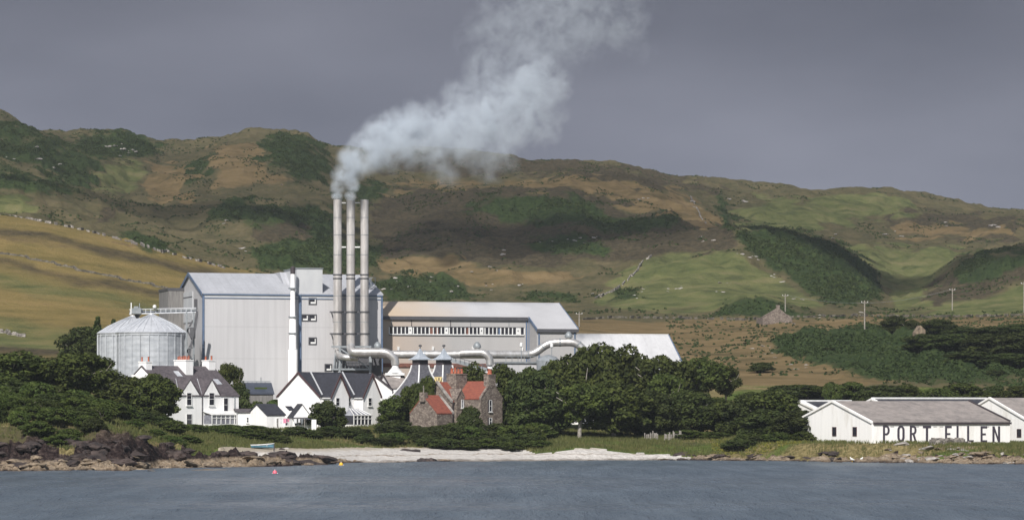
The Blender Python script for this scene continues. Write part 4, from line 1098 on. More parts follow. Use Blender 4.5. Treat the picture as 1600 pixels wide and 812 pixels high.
# ------------------------------------------------------------------ ducts
def ducts():
    def pth(pts): return [W(px, py, Y) for px, py, Y in pts]
    def duct(label, pts, rp, rad=2.2, Y=600, name='steam_duct', rings=0):
        P = pth([(a, b, c + 10) for a, b, c in pts]); o = P[0].copy()
        r = thing(name, label, 'duct', o)
        P = [q - o for q in P]
        sp = smooth_path(P, rad, 8)
        MB().tube(sp, rp * Y / F, 20).build('pipe', M['steel'], r, True)
        for i in range(rings):
            t = (i + 0.7) / rings * (len(P) - 1); k = int(t); u = t - k
            if k >= len(P) - 1: continue
            q = P[k].lerp(P[k + 1], u); dd = (P[k + 1] - P[k]).normalized() * 0.12
            MB().tube([q - dd, q + dd], rp * Y / F * 1.06, 20).build('joint_ring', M['grey_steel'], r)
        return r, o
    duct('longest shiny horizontal duct before the hall, climbing to a high elbow at right',
         [(556, 553, 603), (620, 553.5, 603), (755, 553.5, 604), (834, 554, 606), (856, 535, 606), (900, 534.5, 606), (916, 550, 606), (917, 572, 606)], 6.4, 2.6, rings=9)
    r, o = duct('short shiny duct from the middle stack bending down into a white hopper',
         [(548, 540, 600), (549, 550, 599), (604, 550, 598), (617, 560, 598), (617.5, 570, 598)], 6.6, 2.4)
    r, o = duct('short duct branch bending down into the smaller white hopper near the trees',
         [(720, 552, 601), (755, 550.5, 600), (765, 558, 600), (765.5, 570, 600)], 6.2, 2.2)
    duct('bent duct dropping from the foot of the left stack', [(527.5, 542, 605), (528, 552, 603), (534, 558, 601), (560, 559, 600.5)], 5.2, 1.6)
    # vents
    for px, py, Y, lab in ((745.5, 545, 601, 'round capped vent on the duct above the smaller hopper'), (888.5, 529, 606, 'round capped vent on the high right elbow of the big duct'), (590, 545, 603, 'small round vent on the duct beside the steel frame')):
        Y += 10; s = Y / F; v = thing('duct_vent', lab, 'vent', W(px, py, Y), 0, 'capped vents on the ducts')
        MB().lathe([(4.4 * s, -0.6), (4.4 * s, 0.2)], 14).build('neck', M['steel'], v, True)
        MB().lathe([(5.8 * s, 0.2), (6.4 * s, 0.45), (5.6 * s, 0.85), (3.0 * s, 1.25), (0.2, 1.4)], 16).build('cap', M['grey_steel'], v, True)
    for px, py, Y, w, lab in ((617.5, 570, 598, 1.0, 'white funnel shaped hopper on a grey stand left of the pagoda roofs'), (765.5, 570, 600, 0.75, 'smaller white funnel hopper half sunk in the treetops')):
        Y += 10; s = Y / F; v = thing('hopper', lab, 'hopper', W(px, py, Y))
        MB().lathe([(5.0 * s * w, 0.1), (5.4 * s * w, -0.5), (11 * s * w, -1.25), (12.5 * s * w, -1.5)], 18).build('cone', M['frame_w'], v, True)
        MB().box(-15 * s * w, 15 * s * w, -1.3 * w, 1.3 * w, -1.95, -1.505).build('flange', M['frame_w'], v)
        MB().box(-8.5 * s * w, 8.5 * s * w, -1.0 * w, 1.0 * w, -2.9, -1.955).build('box', M['white'], v)
        m = MB()
        for x in (-12, 12): m.bar((x * s * w, 0, -6), (x * s * w, 0, -1.96), 0.3)
        m.build('stand', M['grey_steel'], v)
    Y = 604; s = Y / F
    r = thing('sloping_conveyor', 'dark sloping conveyor below the duct dropping to the right', 'conveyor', W(705, 562, Y))
    MB().bar((0, 0, 0), (62 * s, 0, -17 * s), 0.7).build('trough', M['grey_steel'], r)
    m = MB(); m.bar((0, -.5, 0.75), (62 * s, -.5, 0.75 - 17 * s), 0.12)
    for k in range(9): m.bar((k * 7 * s, -.5, -k * 1.92 * s), (k * 7 * s, -.5, 0.75 - k * 1.92 * s), 0.09)
    m.build('handrail', M['dark_steel'], r)
    for px, pt, lab in ((814.5, 542, 'white lamp post standing before the duct left of the rising elbow'), (862, 543, 'white lamp post right beneath the high duct elbow')):
        p = W(px, 585, 604); v = thing('lamp_post', lab, 'lamp post', p, 0, 'yard lamp posts')
        h = (585 - pt) * 604 / F
        MB().lathe([(0.10, 0), (0.07, h)], 8).build('post', M['grey_steel'], v)
        MB().lathe([(0.15, h), (0.30, h + .15), (0.30, h + .7), (0.1, h + .85)], 10).build('lamp', M['frame_w'], v)
ducts()

def yard_sheds():
    f = Frame(790, 598, TH, 6.5)
    r = f.root('flat_shed', 'low grey flat roofed plant shed with a rounded tank end below the duct', 'shed')
    a1, zt = f.on(866, 565)
    MB().box(0, a1, 0, 7, -2, zt - .3).build('wall', M['clad'], r)
    MB().box(-.3, a1 + .3, -.3, 7.3, zt - .296, zt).build('roof', M['grey_steel'], r)
    m = MB()
    for x in np.linspace(0, a1, 9): m.bar((x, -.2, zt), (x, -.2, zt + 1), 0.09)
    m.bar((0, -.2, zt + 1), (a1, -.2, zt + 1), .09); m.build('handrail', M['grey_steel'], r)
    MB().lathe([(2.2, -2), (2.2, zt + .2), (1.5, zt + .9), (.2, zt + 1.3)], 20, (a1 - 2, -2.6)).build('tank', M['grey_steel'], r, True)
    # pitched white shed next to the kilns
    f = Frame(556, 600, 20, 5.8)
    r = f.root('white_shed', 'white gabled shed with a grey roof between white house and pagoda roof', 'shed')
    L = f.on(612.5); ze = f.z(608); zr = f.z(586, L / 2)
    gable_y(r, L, 9, ze, zr, M['white'], M['slate_g'], 0.2, trim=M['dark_trim'])
    f = Frame(612.8, 603, 20, 5.8)
    r = f.root('grey_roofed_shed', 'long shed with a plain grey roof joining the two white sheds to the kilns', 'shed')
    L = f.on(640); gable_x(r, L, 10, f.z(606), f.z(585, 0, 5), M['white'], M['slate_g'], 0.2, trim=M['dark_trim'])
    MB().box(6, 7.4, 1.2, 2.8, f.z(604), f.z(599)).build('rooflight', M['frame_w'], r)
    # navy-roofed shed behind the cottage
    f = Frame(384, 599, 12, 6.0)
    r = f.root('boarded_shed', 'grey boarded shed with a navy sheet roof against the factory wall', 'shed')
    L = f.on(427); gable_x(r, L, 8, f.z(615), f.z(599, 0, 4), M['grey_wall'], M['navy'], 0.2)
    MB().box(1.9, 4.2, 1.5, 2.7, f.z(609), f.z(604.5)).build('rooflight', M['leaf_b'], r)
    m = MB(); z = f.z(595)
    r2 = f.root('pipe_rack', 'thin steel pipe rack crossing the factory wall above the navy roof', 'pipe rack')
    m.bar((-1, 10, z), (L + 0.8, 10, z), .2); m.bar((-1, 10, z - .8), (L + .8, 10, z - .8), .14)
    for k in range(7): m.bar((k * L / 6.2, 10, -1), (k * L / 6.2, 10, z + (.8 if k == 5 else 0)), .15)
    m.build('frame', M['grey_steel'], r2)
    # distant long white bonded store glimpsed through the wood
    f = Frame(790, 612, 8, 5.5)
    r = f.root('whitewashed_store', 'long low whitewashed building glimpsed between the trunks of the wood', 'building')
    L = f.on(1040); gable_x(r, L, 9, f.z(646), f.z(628, 0, 4.5), M['white2'], M['slate'], 0.2)
    for px in (830, 870, 905, 950, 990):
        a, z1 = f.on(px, 650); _, z0 = f.on(px, 660); win_front(r, a, a + 1.1, z0, z1, 0)
yard_sheds()

# ------------------------------------------------------------------ kilns
def kiln(cx, Y, lab, sc=1.0):
    s = Y / F
    p = Vector(((cx - 800) * s, Y, 5.5))
    r = thing('kiln', lab, 'kiln', p, math.radians(41), 'pagoda roofed malt kilns')
    z = lambda py: CZ + (HY - py) * s - 5.5
    def ring(hd, zz): # hd: half diagonal in px
        a = hd * s / math.sqrt(2)
        return [(-a, -a, zz), (a, -a, zz), (a, a, zz), (-a, a, zz)]
    def loft(m, prof):
        R = [ring(h, q) for h, q in prof]; n = len(R)
        m.add([v for g in R for v in g], [tuple(range(4))[::-1], tuple(range(4 * n - 4, 4 * n))] + [(i * 4 + k, i * 4 + (k + 1) % 4, i * 4 + 4 + (k + 1) % 4, i * 4 + 4 + k) for i in range(n - 1) for k in range(4)])
    m = MB(); loft(m, [(52, -2), (52, z(628))]); m.build('wall', M['white2'], r)
    m = MB(); pr = [(56, z(629)), (50, z(624)), (40, z(614)), (32, z(605)), (25, z(596)), (19, z(587)), (15, z(579)), (12.6, z(570))]
    loft(m, pr); rf = m.build('roof', M['kiln'], r)
    for k in range(4):
        m = MB(); pts = [Vector(ring(h + .6, q)[k]) for h, q in pr]
        m.tube(pts, 0.15, 6); m.build('hip_flashing', M['frame_w'], rf)
    m = MB(); loft(m, [(12.4, z(569.9)), (12.4, z(561.6))]); m.build('louvre', M['dark_trim'], r)
    m = MB(); loft(m, [(18.5, z(562)), (18.5, z(561)), (12, z(558)), (7, z(554)), (3.2, z(548.5)), (1.0, z(544))]); cp = m.build('pagoda_cap', mat('kiln_cap_lead', (0.40, 0.44, 0.49), (0.28, 0.31, 0.35), 0.5, 1.5), r)
    MB().lathe([(.10, z(545)), (.09, z(541.5)), (.3, z(541)), (.3, z(538.8)), (.05, z(538))], 10).build('finial', M['dark_steel'], cp)
kiln(656.5, 602, 'left slate pagoda roofed kiln with a pale lead cap')
kiln(693.5, 607, 'right slate pagoda roofed kiln, mostly behind the red roofed stone house')
def cream_hatch():
    p = W(685, 590, 595)
    r = thing('cream_hatch', 'small cream board with dark W-shaped slats below the right pagoda kiln', 'board', p)
    MB().box(-.75, .75, 0, .2, -1.2, .2).build('board', M['yellow_paint'], r)
    m = MB(); 
    for k in range(4): m.bar((-.5 + k * .3, -.05, .1 if k % 2 == 0 else -.9), (-.2 + k * .3, -.05, -.9 if k % 2 == 0 else .1), .1)
    m.build('slat', M['dark_trim'], r)
    MB().box(-.1, .1, .05, .2, -6, -1.21).build('post', M['grey_steel'], r)
cream_hatch()

# ------------------------------------------------------------------ white house with chimneys
def house_one():
    th = 45; f = Frame(262, 570, th, 5.0)
    r = f.root('white_house', 'large white two storey house with brown slate roof and three white chimneys', 'house')
    L = f.on(373); ze = f.z(618, L / 2)
    h = 7.4; zr = f.z(573, L / 2, h)
    w, rf = gable_x(r, L, 2 * h, ze, zr, M['white'], M['slate_b'], 0.15)
    k = (zr - ze) / h
    # wall-head gables
    for (p0, pa, p1) in ((281, 297, 313.5), (317, 331, 345)):
        a0, a1 = f.on(p0), f.on(p1); za = f.z(594, (a0 + a1) / 2)
        xm = (a0 + a1) / 2; dm = (za - ze) / k
        m = MB(); m.prism([(a0, -0.06, ze - .3), (a1, -0.06, ze - .3), (xm, -0.06, za)], [(a0, 0.3, ze - .3), (a1, 0.3, ze - .3), (xm, .3, za)])
        m.build('gable', M['white'], r)
        m = MB(); e = 0.20
        m.slab([(a0 - .05, -0.1, ze + .0), (xm, -0.1, za + .05), (xm, dm + .4, za + .05), (a0 - .05, 0.0 + .2, ze + .0)], (0, 0, e))
        m.slab([(a1 + .05, -0.1, ze + .0), (xm, -0.1, za + .05), (xm, dm + .4, za + .05), (a1 + .05, 0.0 + .2, ze + .0)], (0, 0, e + .004))
        g = m.build('gable_roof', M['slate_b'], r)
        m = MB(); m.bar((a0 - .1, 0.25, ze + e + .05), (xm, dm + .3, za + e + .12), 0.16); m.build('valley_flashing', M['clad_l'], g)
    # chimneys
    xr = lambda px: f.on(px, d=h)
    chimney(r, xr(227), h, zr - 2.0, f.z(566, xr(227), h), 1.3, 2.2, M['white'], 2, 'y', .15, .9)
    MB().box(-.6, 0.35, h - 2.2, h + 2.2, ze - 2, f.z(585, 0, h)).build('chimney_shoulder', M['white'], r)
    chimney(r, xr(283.5), h - 0.6, zr - 3.6, f.z(563.5, xr(281), h), 1.7, 3.4, M['white'], 7, 'y', .13, .7)
    chimney(r, xr(326), h, zr - 1.5, f.z(564, xr(326), h), 1.5, 2.0, M['white'], 2, 'y', .17, .8)
    for (p0, p1, y0, y1, gl) in ((291, 299, 613, 633, 0), (326, 334.5, 613, 633, 0), (349, 356.5, 621, 643, 0), (291, 300, 646, 664, 0)):
        a0, z1 = f.on(p0, y0); a1, z0 = f.on(p1, y1)
        win_front(r, a0, a1, z0, z1, -0.062 if y0 == 613 else 0)
    # rooflights
    for px, py in ((278, 587), (340, 600)):
        m = MB(); d = 2.6 if py > 590 else 4.6
        a = f.on(px, d=d); z = ze + d * k + .19
        m.slab([(a, d, z), (a + 1.1, d, z), (a + 1.1, d + 1.3, z + 1.3 * k), (a, d + 1.3, z + 1.3 * k)], (0, -.05, .12)); m.build('rooflight', M['galv_d'], rf)
    # lean-to conservatory
    a0, zt = f.on(318, 645); a1 = f.on(374); zb = f.z(666, a0)
    c = MB().box(a0, a1, -2.4, -.01, -1.5, zb + .45).build('conservatory', M['frame_w'], r)
    MB().box(a0 + .08, a1 - .08, -2.34, -.02, zb + .46, zt - .35).build('pane', M['glass_p'], c)
    m = MB(); n = 8
    for i in range(n + 1):
        x = a0 + (a1 - a0) * i / n; m.box(x - .08, x + .08, -2.45, -2.342, zb + .455, zt - .34)
    m.box(a0, a1, -2.46, -2.343, zt - .95, zt - .85); m.build('mullion', M['frame_w'], c)
    m = MB(); m.slab([(a0 - .1, -2.6, zt - .34), (a1 + .1, -2.6, zt - .34), (a1 + .1, -.02, zt + .25), (a0 - .1, -.02, zt + .25)], (0, 0, .14)); m.build('conservatory_roof', M['frame_w'], c)
    a = f.on(315.5); MB().bar((a, -.12, 0), (a, -.12, ze), .11).build('downpipe', M['dark_trim'], r)
    a = f.on(366); MB().bar((a, -.12, 0), (a, -.12, ze - .1), .10).build('downpipe', M['grey_steel'], r)
    for px in (225, 240):
        d, z1 = f.side(px, 0, 612); win_side(r, d, d + 1.3, z1 - 2, z1)
house_one()

# ------------------------------------------------------------------ cottage between
def cottage():
    f = Frame(372, 574, 10, 4.9)
    r = f.root('white_outbuilding', 'long low white outbuilding with flat dark roof joining the two white houses', 'outbuilding')
    L = f.on(437); zt = f.z(644)
    MB().box(0, L, 0, 7, -1.5, zt).build('wall', M['white'], r)
    MB().slab([(-.2, -.3, zt + .004), (L + .1, -.3, zt + .004), (L + .1, 7.3, zt + .5), (-.2, 7.3, zt + .5)], (0, 0, .2)).build('roof', M['slate_b'], r)
    a0, z1 = f.on(411, 650); a1, z0 = f.on(416, 662); win_front(r, a0, a1, z0, z1, 0)
    a0, z1 = f.on(385, 651); a1, z0 = f.on(389, 660); win_front(r, a0, a1, z0, z1, 0)
    # porch cottage: slate roof with a gable on the right
    f = Frame(417, 570, 38, 4.9)
    r = f.root('small_cottage', 'small white cottage with dark slate roof, rooflight and glazed porch', 'cottage')
    L = f.on(467) ; h = 3.2
    ze = f.z(648, L / 2); zr = f.z(632, L / 2, h)
    w, rf = gable_x(r, L - 3.0, 2 * h, ze, zr, M['white'], M['slate'], 0.15)
    k = (zr - ze) / h
    a = f.on(449, d=h / 2); z = ze + h / 2 * k + .19
    MB().slab([(a, 1.0, z - .6 * k), (a + 1.3, 1.0, z - .6 * k), (a + 1.3, 2.3, z + .7 * k), (a, 2.3, z + .7 * k)], (0, -.05, .1)).build('rooflight', M['glass'], rf)
    for (p0, p1, y0, y1) in ((445, 450, 653, 665), (453, 457.5, 653, 665), (431.5, 434.5, 653, 668)):
        a0, z1 = f.on(p0, y0); a1, z0 = f.on(p1, y1); win_front(r, a0, a1, z0, z1, 0)
    f2 = Frame(457, 568, 12, 4.9)
    r = f2.root('gabled_porch', 'white gabled annexe with a row of small paned windows beside the round bush', 'annexe')
    L = f2.on(487); ze = f2.z(652); zr = f2.z(632, L / 2)
    gable_y(r, L, 6, ze, zr, M['white'], M['slate'], 0.12)
    m = MB(); m.slab([(-.1, -1.8, ze - .35), (L + .3, -1.8, ze - .35), (L + .3, -.005, ze - .05), (-.1, -.005, ze - .05)], (0, 0, .12)); m.build('porch_roof', M['slate'], r)
    for k in range(4):
        a = .35 + k * .72; win_front(r, a, a + .58, f2.z(664), f2.z(655), 0, sill=False, fw=.07)
    MB().box(L - .3, L + .5, -2.2, -1.4, -2.2, f2.z(655)).build('porch_post', M['white'], r)
    # garden wall and washing
    f3 = Frame(425, 560, 6, 4.4)
    r = f3.root('garden_wall', 'low white garden wall below the cottage windows', 'wall')
    MB().box(0, f3.on(478), 0, .35, -1.4, f3.z(672)).build('wall_face', M['white'], r)
    MB().box(f3.on(478) + .005, f3.on(481), -.2, .6, -2.4, f3.z(668)).build('pier', M['white'], r)
    r = thing('washing_line', 'washing line with pink and white laundry before the small cottage', 'washing line', W(440, 666, 564))
    s = 564 / F
    MB().bar((-6 * s, 0, -1), (-6 * s, 0, 13 * s), .1).bar((36 * s, 0, -1), (36 * s, 0, 13 * s), .1).build('post', M['wood'], r)
    MB().bar((-6 * s, 0, 12.5 * s), (36 * s, 0, 12.5 * s), .04).build('line', M['wood'], r)
    for k, (x, w_, h_, c) in enumerate(((-2, 3, 8, 'white_cloth'), (2.5, 5, 7, 'pink'), (9, 3, 5, 'pink'), (14, 2, 9, 'white_cloth'), (19, 5, 7, 'white_cloth'), (26, 3, 6, 'white_cloth'), (30.5, 3, 8, 'grey_steel'))):
        m = MB(); n = 5
        for i in range(n):
            xa = (x + w_ * i / n) * s; xb = (x + w_ * (i + 1) / n) * s; j0 = .05 * math.sin(i * 2.1 + k); j1 = .05 * math.sin((i + 1) * 2.1 + k)
            m.prism([(xa, j0, 12.4 * s), (xb, j1, 12.4 * s), (xb, j1 * 2, (12.4 - h_) * s), (xa, j0 * 2, (12.4 - h_) * s)], [(xa, j0 + .02, 12.4 * s), (xb, j1 + .02, 12.4 * s), (xb, j1 * 2 + .02, (12.4 - h_) * s), (xa, j0 * 2 + .02, (12.4 - h_) * s)])
        m.build('laundry', M[c], r)
cottage()

# ------------------------------------------------------------------ white house with front gables
def house_two():
    th = 50; h = 5.3; p = 2.0
    f = Frame(500, 580, th, 5.0)
    r = f.root('gabled_white_house', 'white house with black slate roof, broad left gable and two steep front gables', 'house')
    zr = f.z(582.5, 3, h); ze = f.z(619, 3, 0)
    L = f.on(586)
    w, rf = gable_x(r, L, 2 * h, ze, zr, M['white'], M['slate'], 0.2, trim=M['brown_trim'])
    for i, (p0, p1, pa) in enumerate(((517, 545, 586), (567, 594.5, 585))):
        a0, a1 = f.on(p0, d=-p), f.on(p1, d=-p); xm = (a0 + a1) / 2
        za = f.z(pa, xm, -p); zE = f.z(619, xm, -p)
        m = MB(); pr = lambda y: [(a0, y, -2), (a1, y, -2), (a1, y, zE), (xm, y, za), (a0, y, zE)]
        m.prism(pr(-p), pr(.5)); m.build('gable_wing', M['white'], r)
        k2 = (za - zE) / (xm - a0); o = .18
        m = MB()
        m.slab([(a0 - o, -p - o, zE - o * k2 + .01), (xm, -p - o, za + .01), (xm, h, za + .01), (a0 - o, .6, zE - o * k2 + .01)], (0, 0, .25))
        m.slab([(a1 + o, -p - o, zE - o * k2 + .01), (xm, -p - o, za + .01), (xm, h, za + .01), (a1 + o, .6, zE - o * k2 + .01)], (0, 0, .254))
        g = m.build('wing_roof', M['slate'], r)
        m = MB(); ya, yb = -p - o - .12, -p - o - .004
        for xa in (a0 - o, a1 + o):
            q = [(xa, zE - o * k2 - .2), (xm, za - .25), (xm, za + .32), (xa, zE - o * k2 + .3)]
            m.prism([(x, ya, z) for x, z in q], [(x, yb, z) for x, z in q])
        m.build('bargeboard', M['brown_trim'], g)
        m = MB(); m.bar((a0 - .25, -.1, ze + .30), (xm - .4, h - .3, zr + .28), .2); m.build('valley_flashing', M['clad_l'], g)
        m = MB(); m.bar((a0 - o - .08, -p - .1, zE - o * k2), (a0 - o - .08, .2, zE - o * k2), .16); m.build('gutter', M['frame_w'], g)
        if i == 0:
            b0, z1 = f.on(524.5, 621, -p); b1, z0 = f.on(530.5, 634, -p)
        else:
            b0, z1 = f.on(575, 621, -p); b1, z0 = f.on(581, 634, -p)
        win_front(r, b0, b1, z0, z1, -p)
        if i == 1:
            c0, z1 = f.on(544, 621, -.0); c1, z0 = f.on(548, 634, 0); win_front(r, c0, c1, z0, z1, 0, sill=False)
            # plant climbing on the first gable
    # conservatory with hipped glass roof
    a0, a1 = f.on(553, d=-p - 2.6), f.on(581, d=-p - 2.6)
    zt = f.z(649, a0, -p - 2.6); zr2 = f.z(640, a0, -p - 1.2); zb = f.z(663, a0, -p - 2.6)
    y0, y1 = -p - 2.6, -p - .01
    c = MB().box(a0, a1, y0, y1, -1.5, zb).build('conservatory', M['frame_w'], r)
    MB().box(a0 + .08, a1 - .08, y0 + .06, y1, zb + .004, zt).build('pane', M['glass'], c)
    m = MB()
    for i in range(6):
        x = a0 + (a1 - a0) * i / 5; m.box(x - .09, x + .09, y0 - .06, y0 + .058, zb + .002, zt)
    m.box(a0, a1, y0 - .07, y0 + .057, zt - .62, zt - .5).box(a0 - .1, a1 + .1, y0 - .1, y0 + .055, zt + .004, zt + .16)
    m.build('mullion', M['frame_w'], c)
    xm0, xm1 = a0 + 1.2, a1 - 1.2
    m = MB(); ym = y1
    m.add([(a0, y0, zt + .05), (a1, y0, zt + .05), (a1, ym, zt + .05), (a0, ym, zt + .05), (xm0, ym - .4, zr2 + .2), (xm1, ym - .4, zr2 + .2)], [(0, 1, 5, 4), (1, 2, 5), (3, 0, 4), (2, 3, 4, 5), (0, 3, 2, 1)])
    m.build('glass_roof', M['glass_p'], c)
    m = MB()
    for i in range(5):
        t = i / 4; m.bar((a0 + (a1 - a0) * t, y0, zt + .1), (xm0 + (xm1 - xm0) * t, ym - .4, zr2 + .25), .12)
    m.bar((xm0, ym - .4, zr2 + .25), (xm1, ym - .4, zr2 + .25), .14); m.build('roof_bar', M['frame_w'], c)
    d, z = f.side(498, 0, 625)
    return f
house_two()

# ------------------------------------------------------------------ stone house
def stone_house():
    th = 48; f = Frame(706, 580, th, 5.0)
    r = f.root('stone_house', 'rubble stone house with red tiled roofs, stone gables and brick chimney', 'house')
    h = 3.6; L = f.on(768)
    ze = f.z(628, 2); zr = f.z(598, 2, h)
    gable_x(r, L, 2 * h, ze, zr, M['stone'], M['red'], 0.02)
    k = (zr - ze) / h
    m = MB()
    for s_, ya in ((1, -.05), (-1, 2 * h + .05)):
        m.slab([(-.30, ya, ze - .05), (-.30, h, zr), (.28, h, zr), (.28, ya, ze - .05)], (0, 0, .38))
    m.build('skew_stone', M['rock_g'], r)
    # front wing on the right with its gable to the shore
    p = 4.6
    a0 = f.on(751.5, d=-p); a1 = f.on(785, d=-p); xm = (a0 + a1) / 2
    za = f.z(597, xm, -p); zE = f.z(623, xm, -p)
    m = MB(); pr = lambda y: [(a0, y, -2), (a1, y, -2), (a1, y, zE), (xm, y, za), (a0, y, zE)]
    m.prism(pr(-p), pr(h)); m.build('wing_wall', M['stone'], r)
    k2 = (za - zE) / (xm - a0)
    m = MB(); m.slab([(a0 - .1, -p + .35, zE - .1 * k2 + .01), (xm, -p + .35, za + .01), (xm, h, za + .01), (a0 - .1, h, zE - .1 * k2 + .01)], (0, 0, .22))
    m.slab([(a1 + .1, -p + .35, zE - .1 * k2 + .01), (xm, -p + .35, za + .01), (xm, h, za + .01), (a1 + .1, h, zE - .1 * k2 + .01)], (0, 0, .224))
    m.build('wing_roof', M['red'], r)
    m = MB()
    for xa in (a0 - .08, a1 + .08):
        m.slab([(xa, -p - .06, zE - .1), (xm, -p - .06, za), (xm, -p + .42, za), (xa, -p + .42, zE - .1)], (0, 0, .36))
    m.build('skew_stone', M['stone'], r)
    chimney(r, xm + .05, -p + .55, za - 1.0, f.z(586, xm, -p), 1.9, 1.2, M['stone'], 1, 'x', .42, 1.1)
    chimney(r, f.on(716, d=h * .6), h * .7, ze + .5, f.z(585, f.on(716, d=h), h * .5), 2.9, 2.4, M['stone'], 4, 'x', .28, 1.0)
    for (p0, p1, y0, y1) in ((764, 768.5, 624.5, 643), (764, 768.5, 652, 664)):
        b0, z1 = f.on(p0, y0, -p); b1, z0 = f.on(p1, y1, -p); w = win_front(r, b0, b1, z0, z1, -p, glass=M['glass'], fw=.1)
        MB().box(b0 - .35, b0 - .01, -p - .05, -p - .003, z0, z1).build('frame', M['dark_trim'], w)  # dark strip stands in for the shaded left side of the recess
    # small dormer gable with a white window
    a0, a1 = f.on(713.5, d=-.6), f.on(727, d=-.6); xm = (a0 + a1) / 2; za = f.z(609, xm, -.6); zE = f.z(624, xm, -.6)
    m = MB(); pr = lambda y: [(a0, y, -1), (a1, y, -1), (a1, y, zE), (xm, y, za), (a0, y, zE)]
    m.prism(pr(-.6), pr(.4)); m.build('dormer_wall', M['stone'], r)
    m = MB()
    for xa in (a0 - .12, a1 + .12):
        m.slab([(xa, -.7, zE - .1), (xm, -.7, za), (xm, 2.6, za), (xa, 1.2, zE - .1)], (0, 0, .24 if xa < xm else .244))
    dr = m.build('dormer_roof', M['stone'], r)
    b0, z1 = f.on(720.5, 624, -.6); b1, z0 = f.on(724.5, 637, -.6); win_front(r, b0, b1, z0, z1, -.6, glass=M['glass_p'])
    MB().box(f.on(707), f.on(752, d=-.1), -.25, -.02, ze - .25, ze - .02).build('gutter', M['dark_trim'], r)
    MB().bar((.15, -.15, 0), (.15, -.15, ze - .2), .14).build('downpipe', M['dark_trim'], r)
    # low left wing
    f2 = Frame(683, 573, th, 5.0); L2 = f2.on(707)
    ze2 = f2.z(646, 1); h2 = 3.4; zr2 = f2.z(618.5, 1, h2)
    r2 = f2.root('stone_outhouse', 'low stone outhouse with a red tiled roof against the left of the stone house', 'outhouse')
    gable_x(r2, L2, 2 * h2, ze2, zr2, M['stone'], M['red'], 0.05)
    m = MB()
    for ya in (-.05, 2 * h2 + .05):
        m.slab([(L2 - .1, ya, ze2 - .05), (L2 - .1, h2, zr2), (L2 + .4, h2, zr2), (L2 + .4, ya, ze2 - .05)], (0, 0, .4))
    m.build('skew_stone', M['rock_g'], r2)
    MB().box(-.4, .5, h2 - .6, h2 + .6, zr2 - 1, zr2 + .7).build('chimney', M['stone'], r2)
    MB().bar((0.05, h2, zr2 + .7), (.05, h2, zr2 + 1.9), .14).build('chimney_pot', M['wood'], r2)
stone_house()

# ------------------------------------------------------------------ warehouses with the painted name
GL = {  # strokes in a unit cell, width 0.62, height 1
 'P': [((0, 0), (.16, 1)), 'arc_top'], }
def letter_mb(ch, w, h, y, x0, z0):
    m = MB(); t = w * 0.30; yo, yi = y - .05, y - .004
    def bx(a0, a1, b0, b1): m.box(x0 + a0, x0 + a1, yo, yi, z0 + b0, z0 + b1)
    def poly_(pts): m.prism([(x0 + a, yo, z0 + b) for a, b in pts], [(x0 + a, yi, z0 + b) for a, b in pts])
    def ringp(cx, cz, rx, rz, t_, a0, a1, n=12):
        for i in range(n):
            u = math.radians(a0 + (a1 - a0) * i / n); v = math.radians(a0 + (a1 - a0) * (i + 1) / n)
            poly_([(cx + rx * math.cos(u), cz + rz * math.sin(u)), (cx + rx * math.cos(v), cz + rz * math.sin(v)),
                   (cx + (rx - t_) * math.cos(v), cz + (rz - t_ * .8) * math.sin(v)), (cx + (rx - t_) * math.cos(u), cz + (rz - t_ * .8) * math.sin(u))])
    if ch in 'PR':
        bx(0, t, 0, h); rz = h * .28 if ch == 'R' else h * .30
        bx(t, w * .5, h - t * .8, h); bx(t, w * .5, h - 2 * rz, h - 2 * rz + t * .8)
        ringp(w * .5, h - rz, w * .5, rz, t, -90, 90)
        if ch == 'R': poly_([(w * .42, h - 2 * rz), (w * .42 + t, h - 2 * rz), (w * 1.05, 0), (w * 1.05 - t, 0)])
    elif ch == 'O':
        ringp(w * .5, h * .70, w * .5, h * .30, t, 0, 180); ringp(w * .5, h * .30, w * .5, h * .30, t, 180, 360)
        bx(0, t, h * .30, h * .70); bx(w - t, w, h * .30, h * .70)
    elif ch == 'T':
        bx(-w * .05, w * 1.05, h - t * .9, h); bx(w / 2 - t / 2, w / 2 + t / 2, 0, h - t * .9)
    elif ch == 'E':
        bx(0, t, 0, h); bx(t, w, h - t * .9, h); bx(t, w, 0, t * .9); bx(t, w * .8, h * .5 - t * .4, h * .5 + t * .4)
    elif ch == 'L':
        bx(0, t, 0, h); bx(t, w, 0, t * .9)
    elif ch == 'N':
        bx(0, t * .9, 0, h); bx(w - t * .9, w, 0, h); poly_([(t * .9, h), (t * .9, h - t * 1.9), (w - t * .9, 0), (w - t * .9, t * 1.9)])
    return m

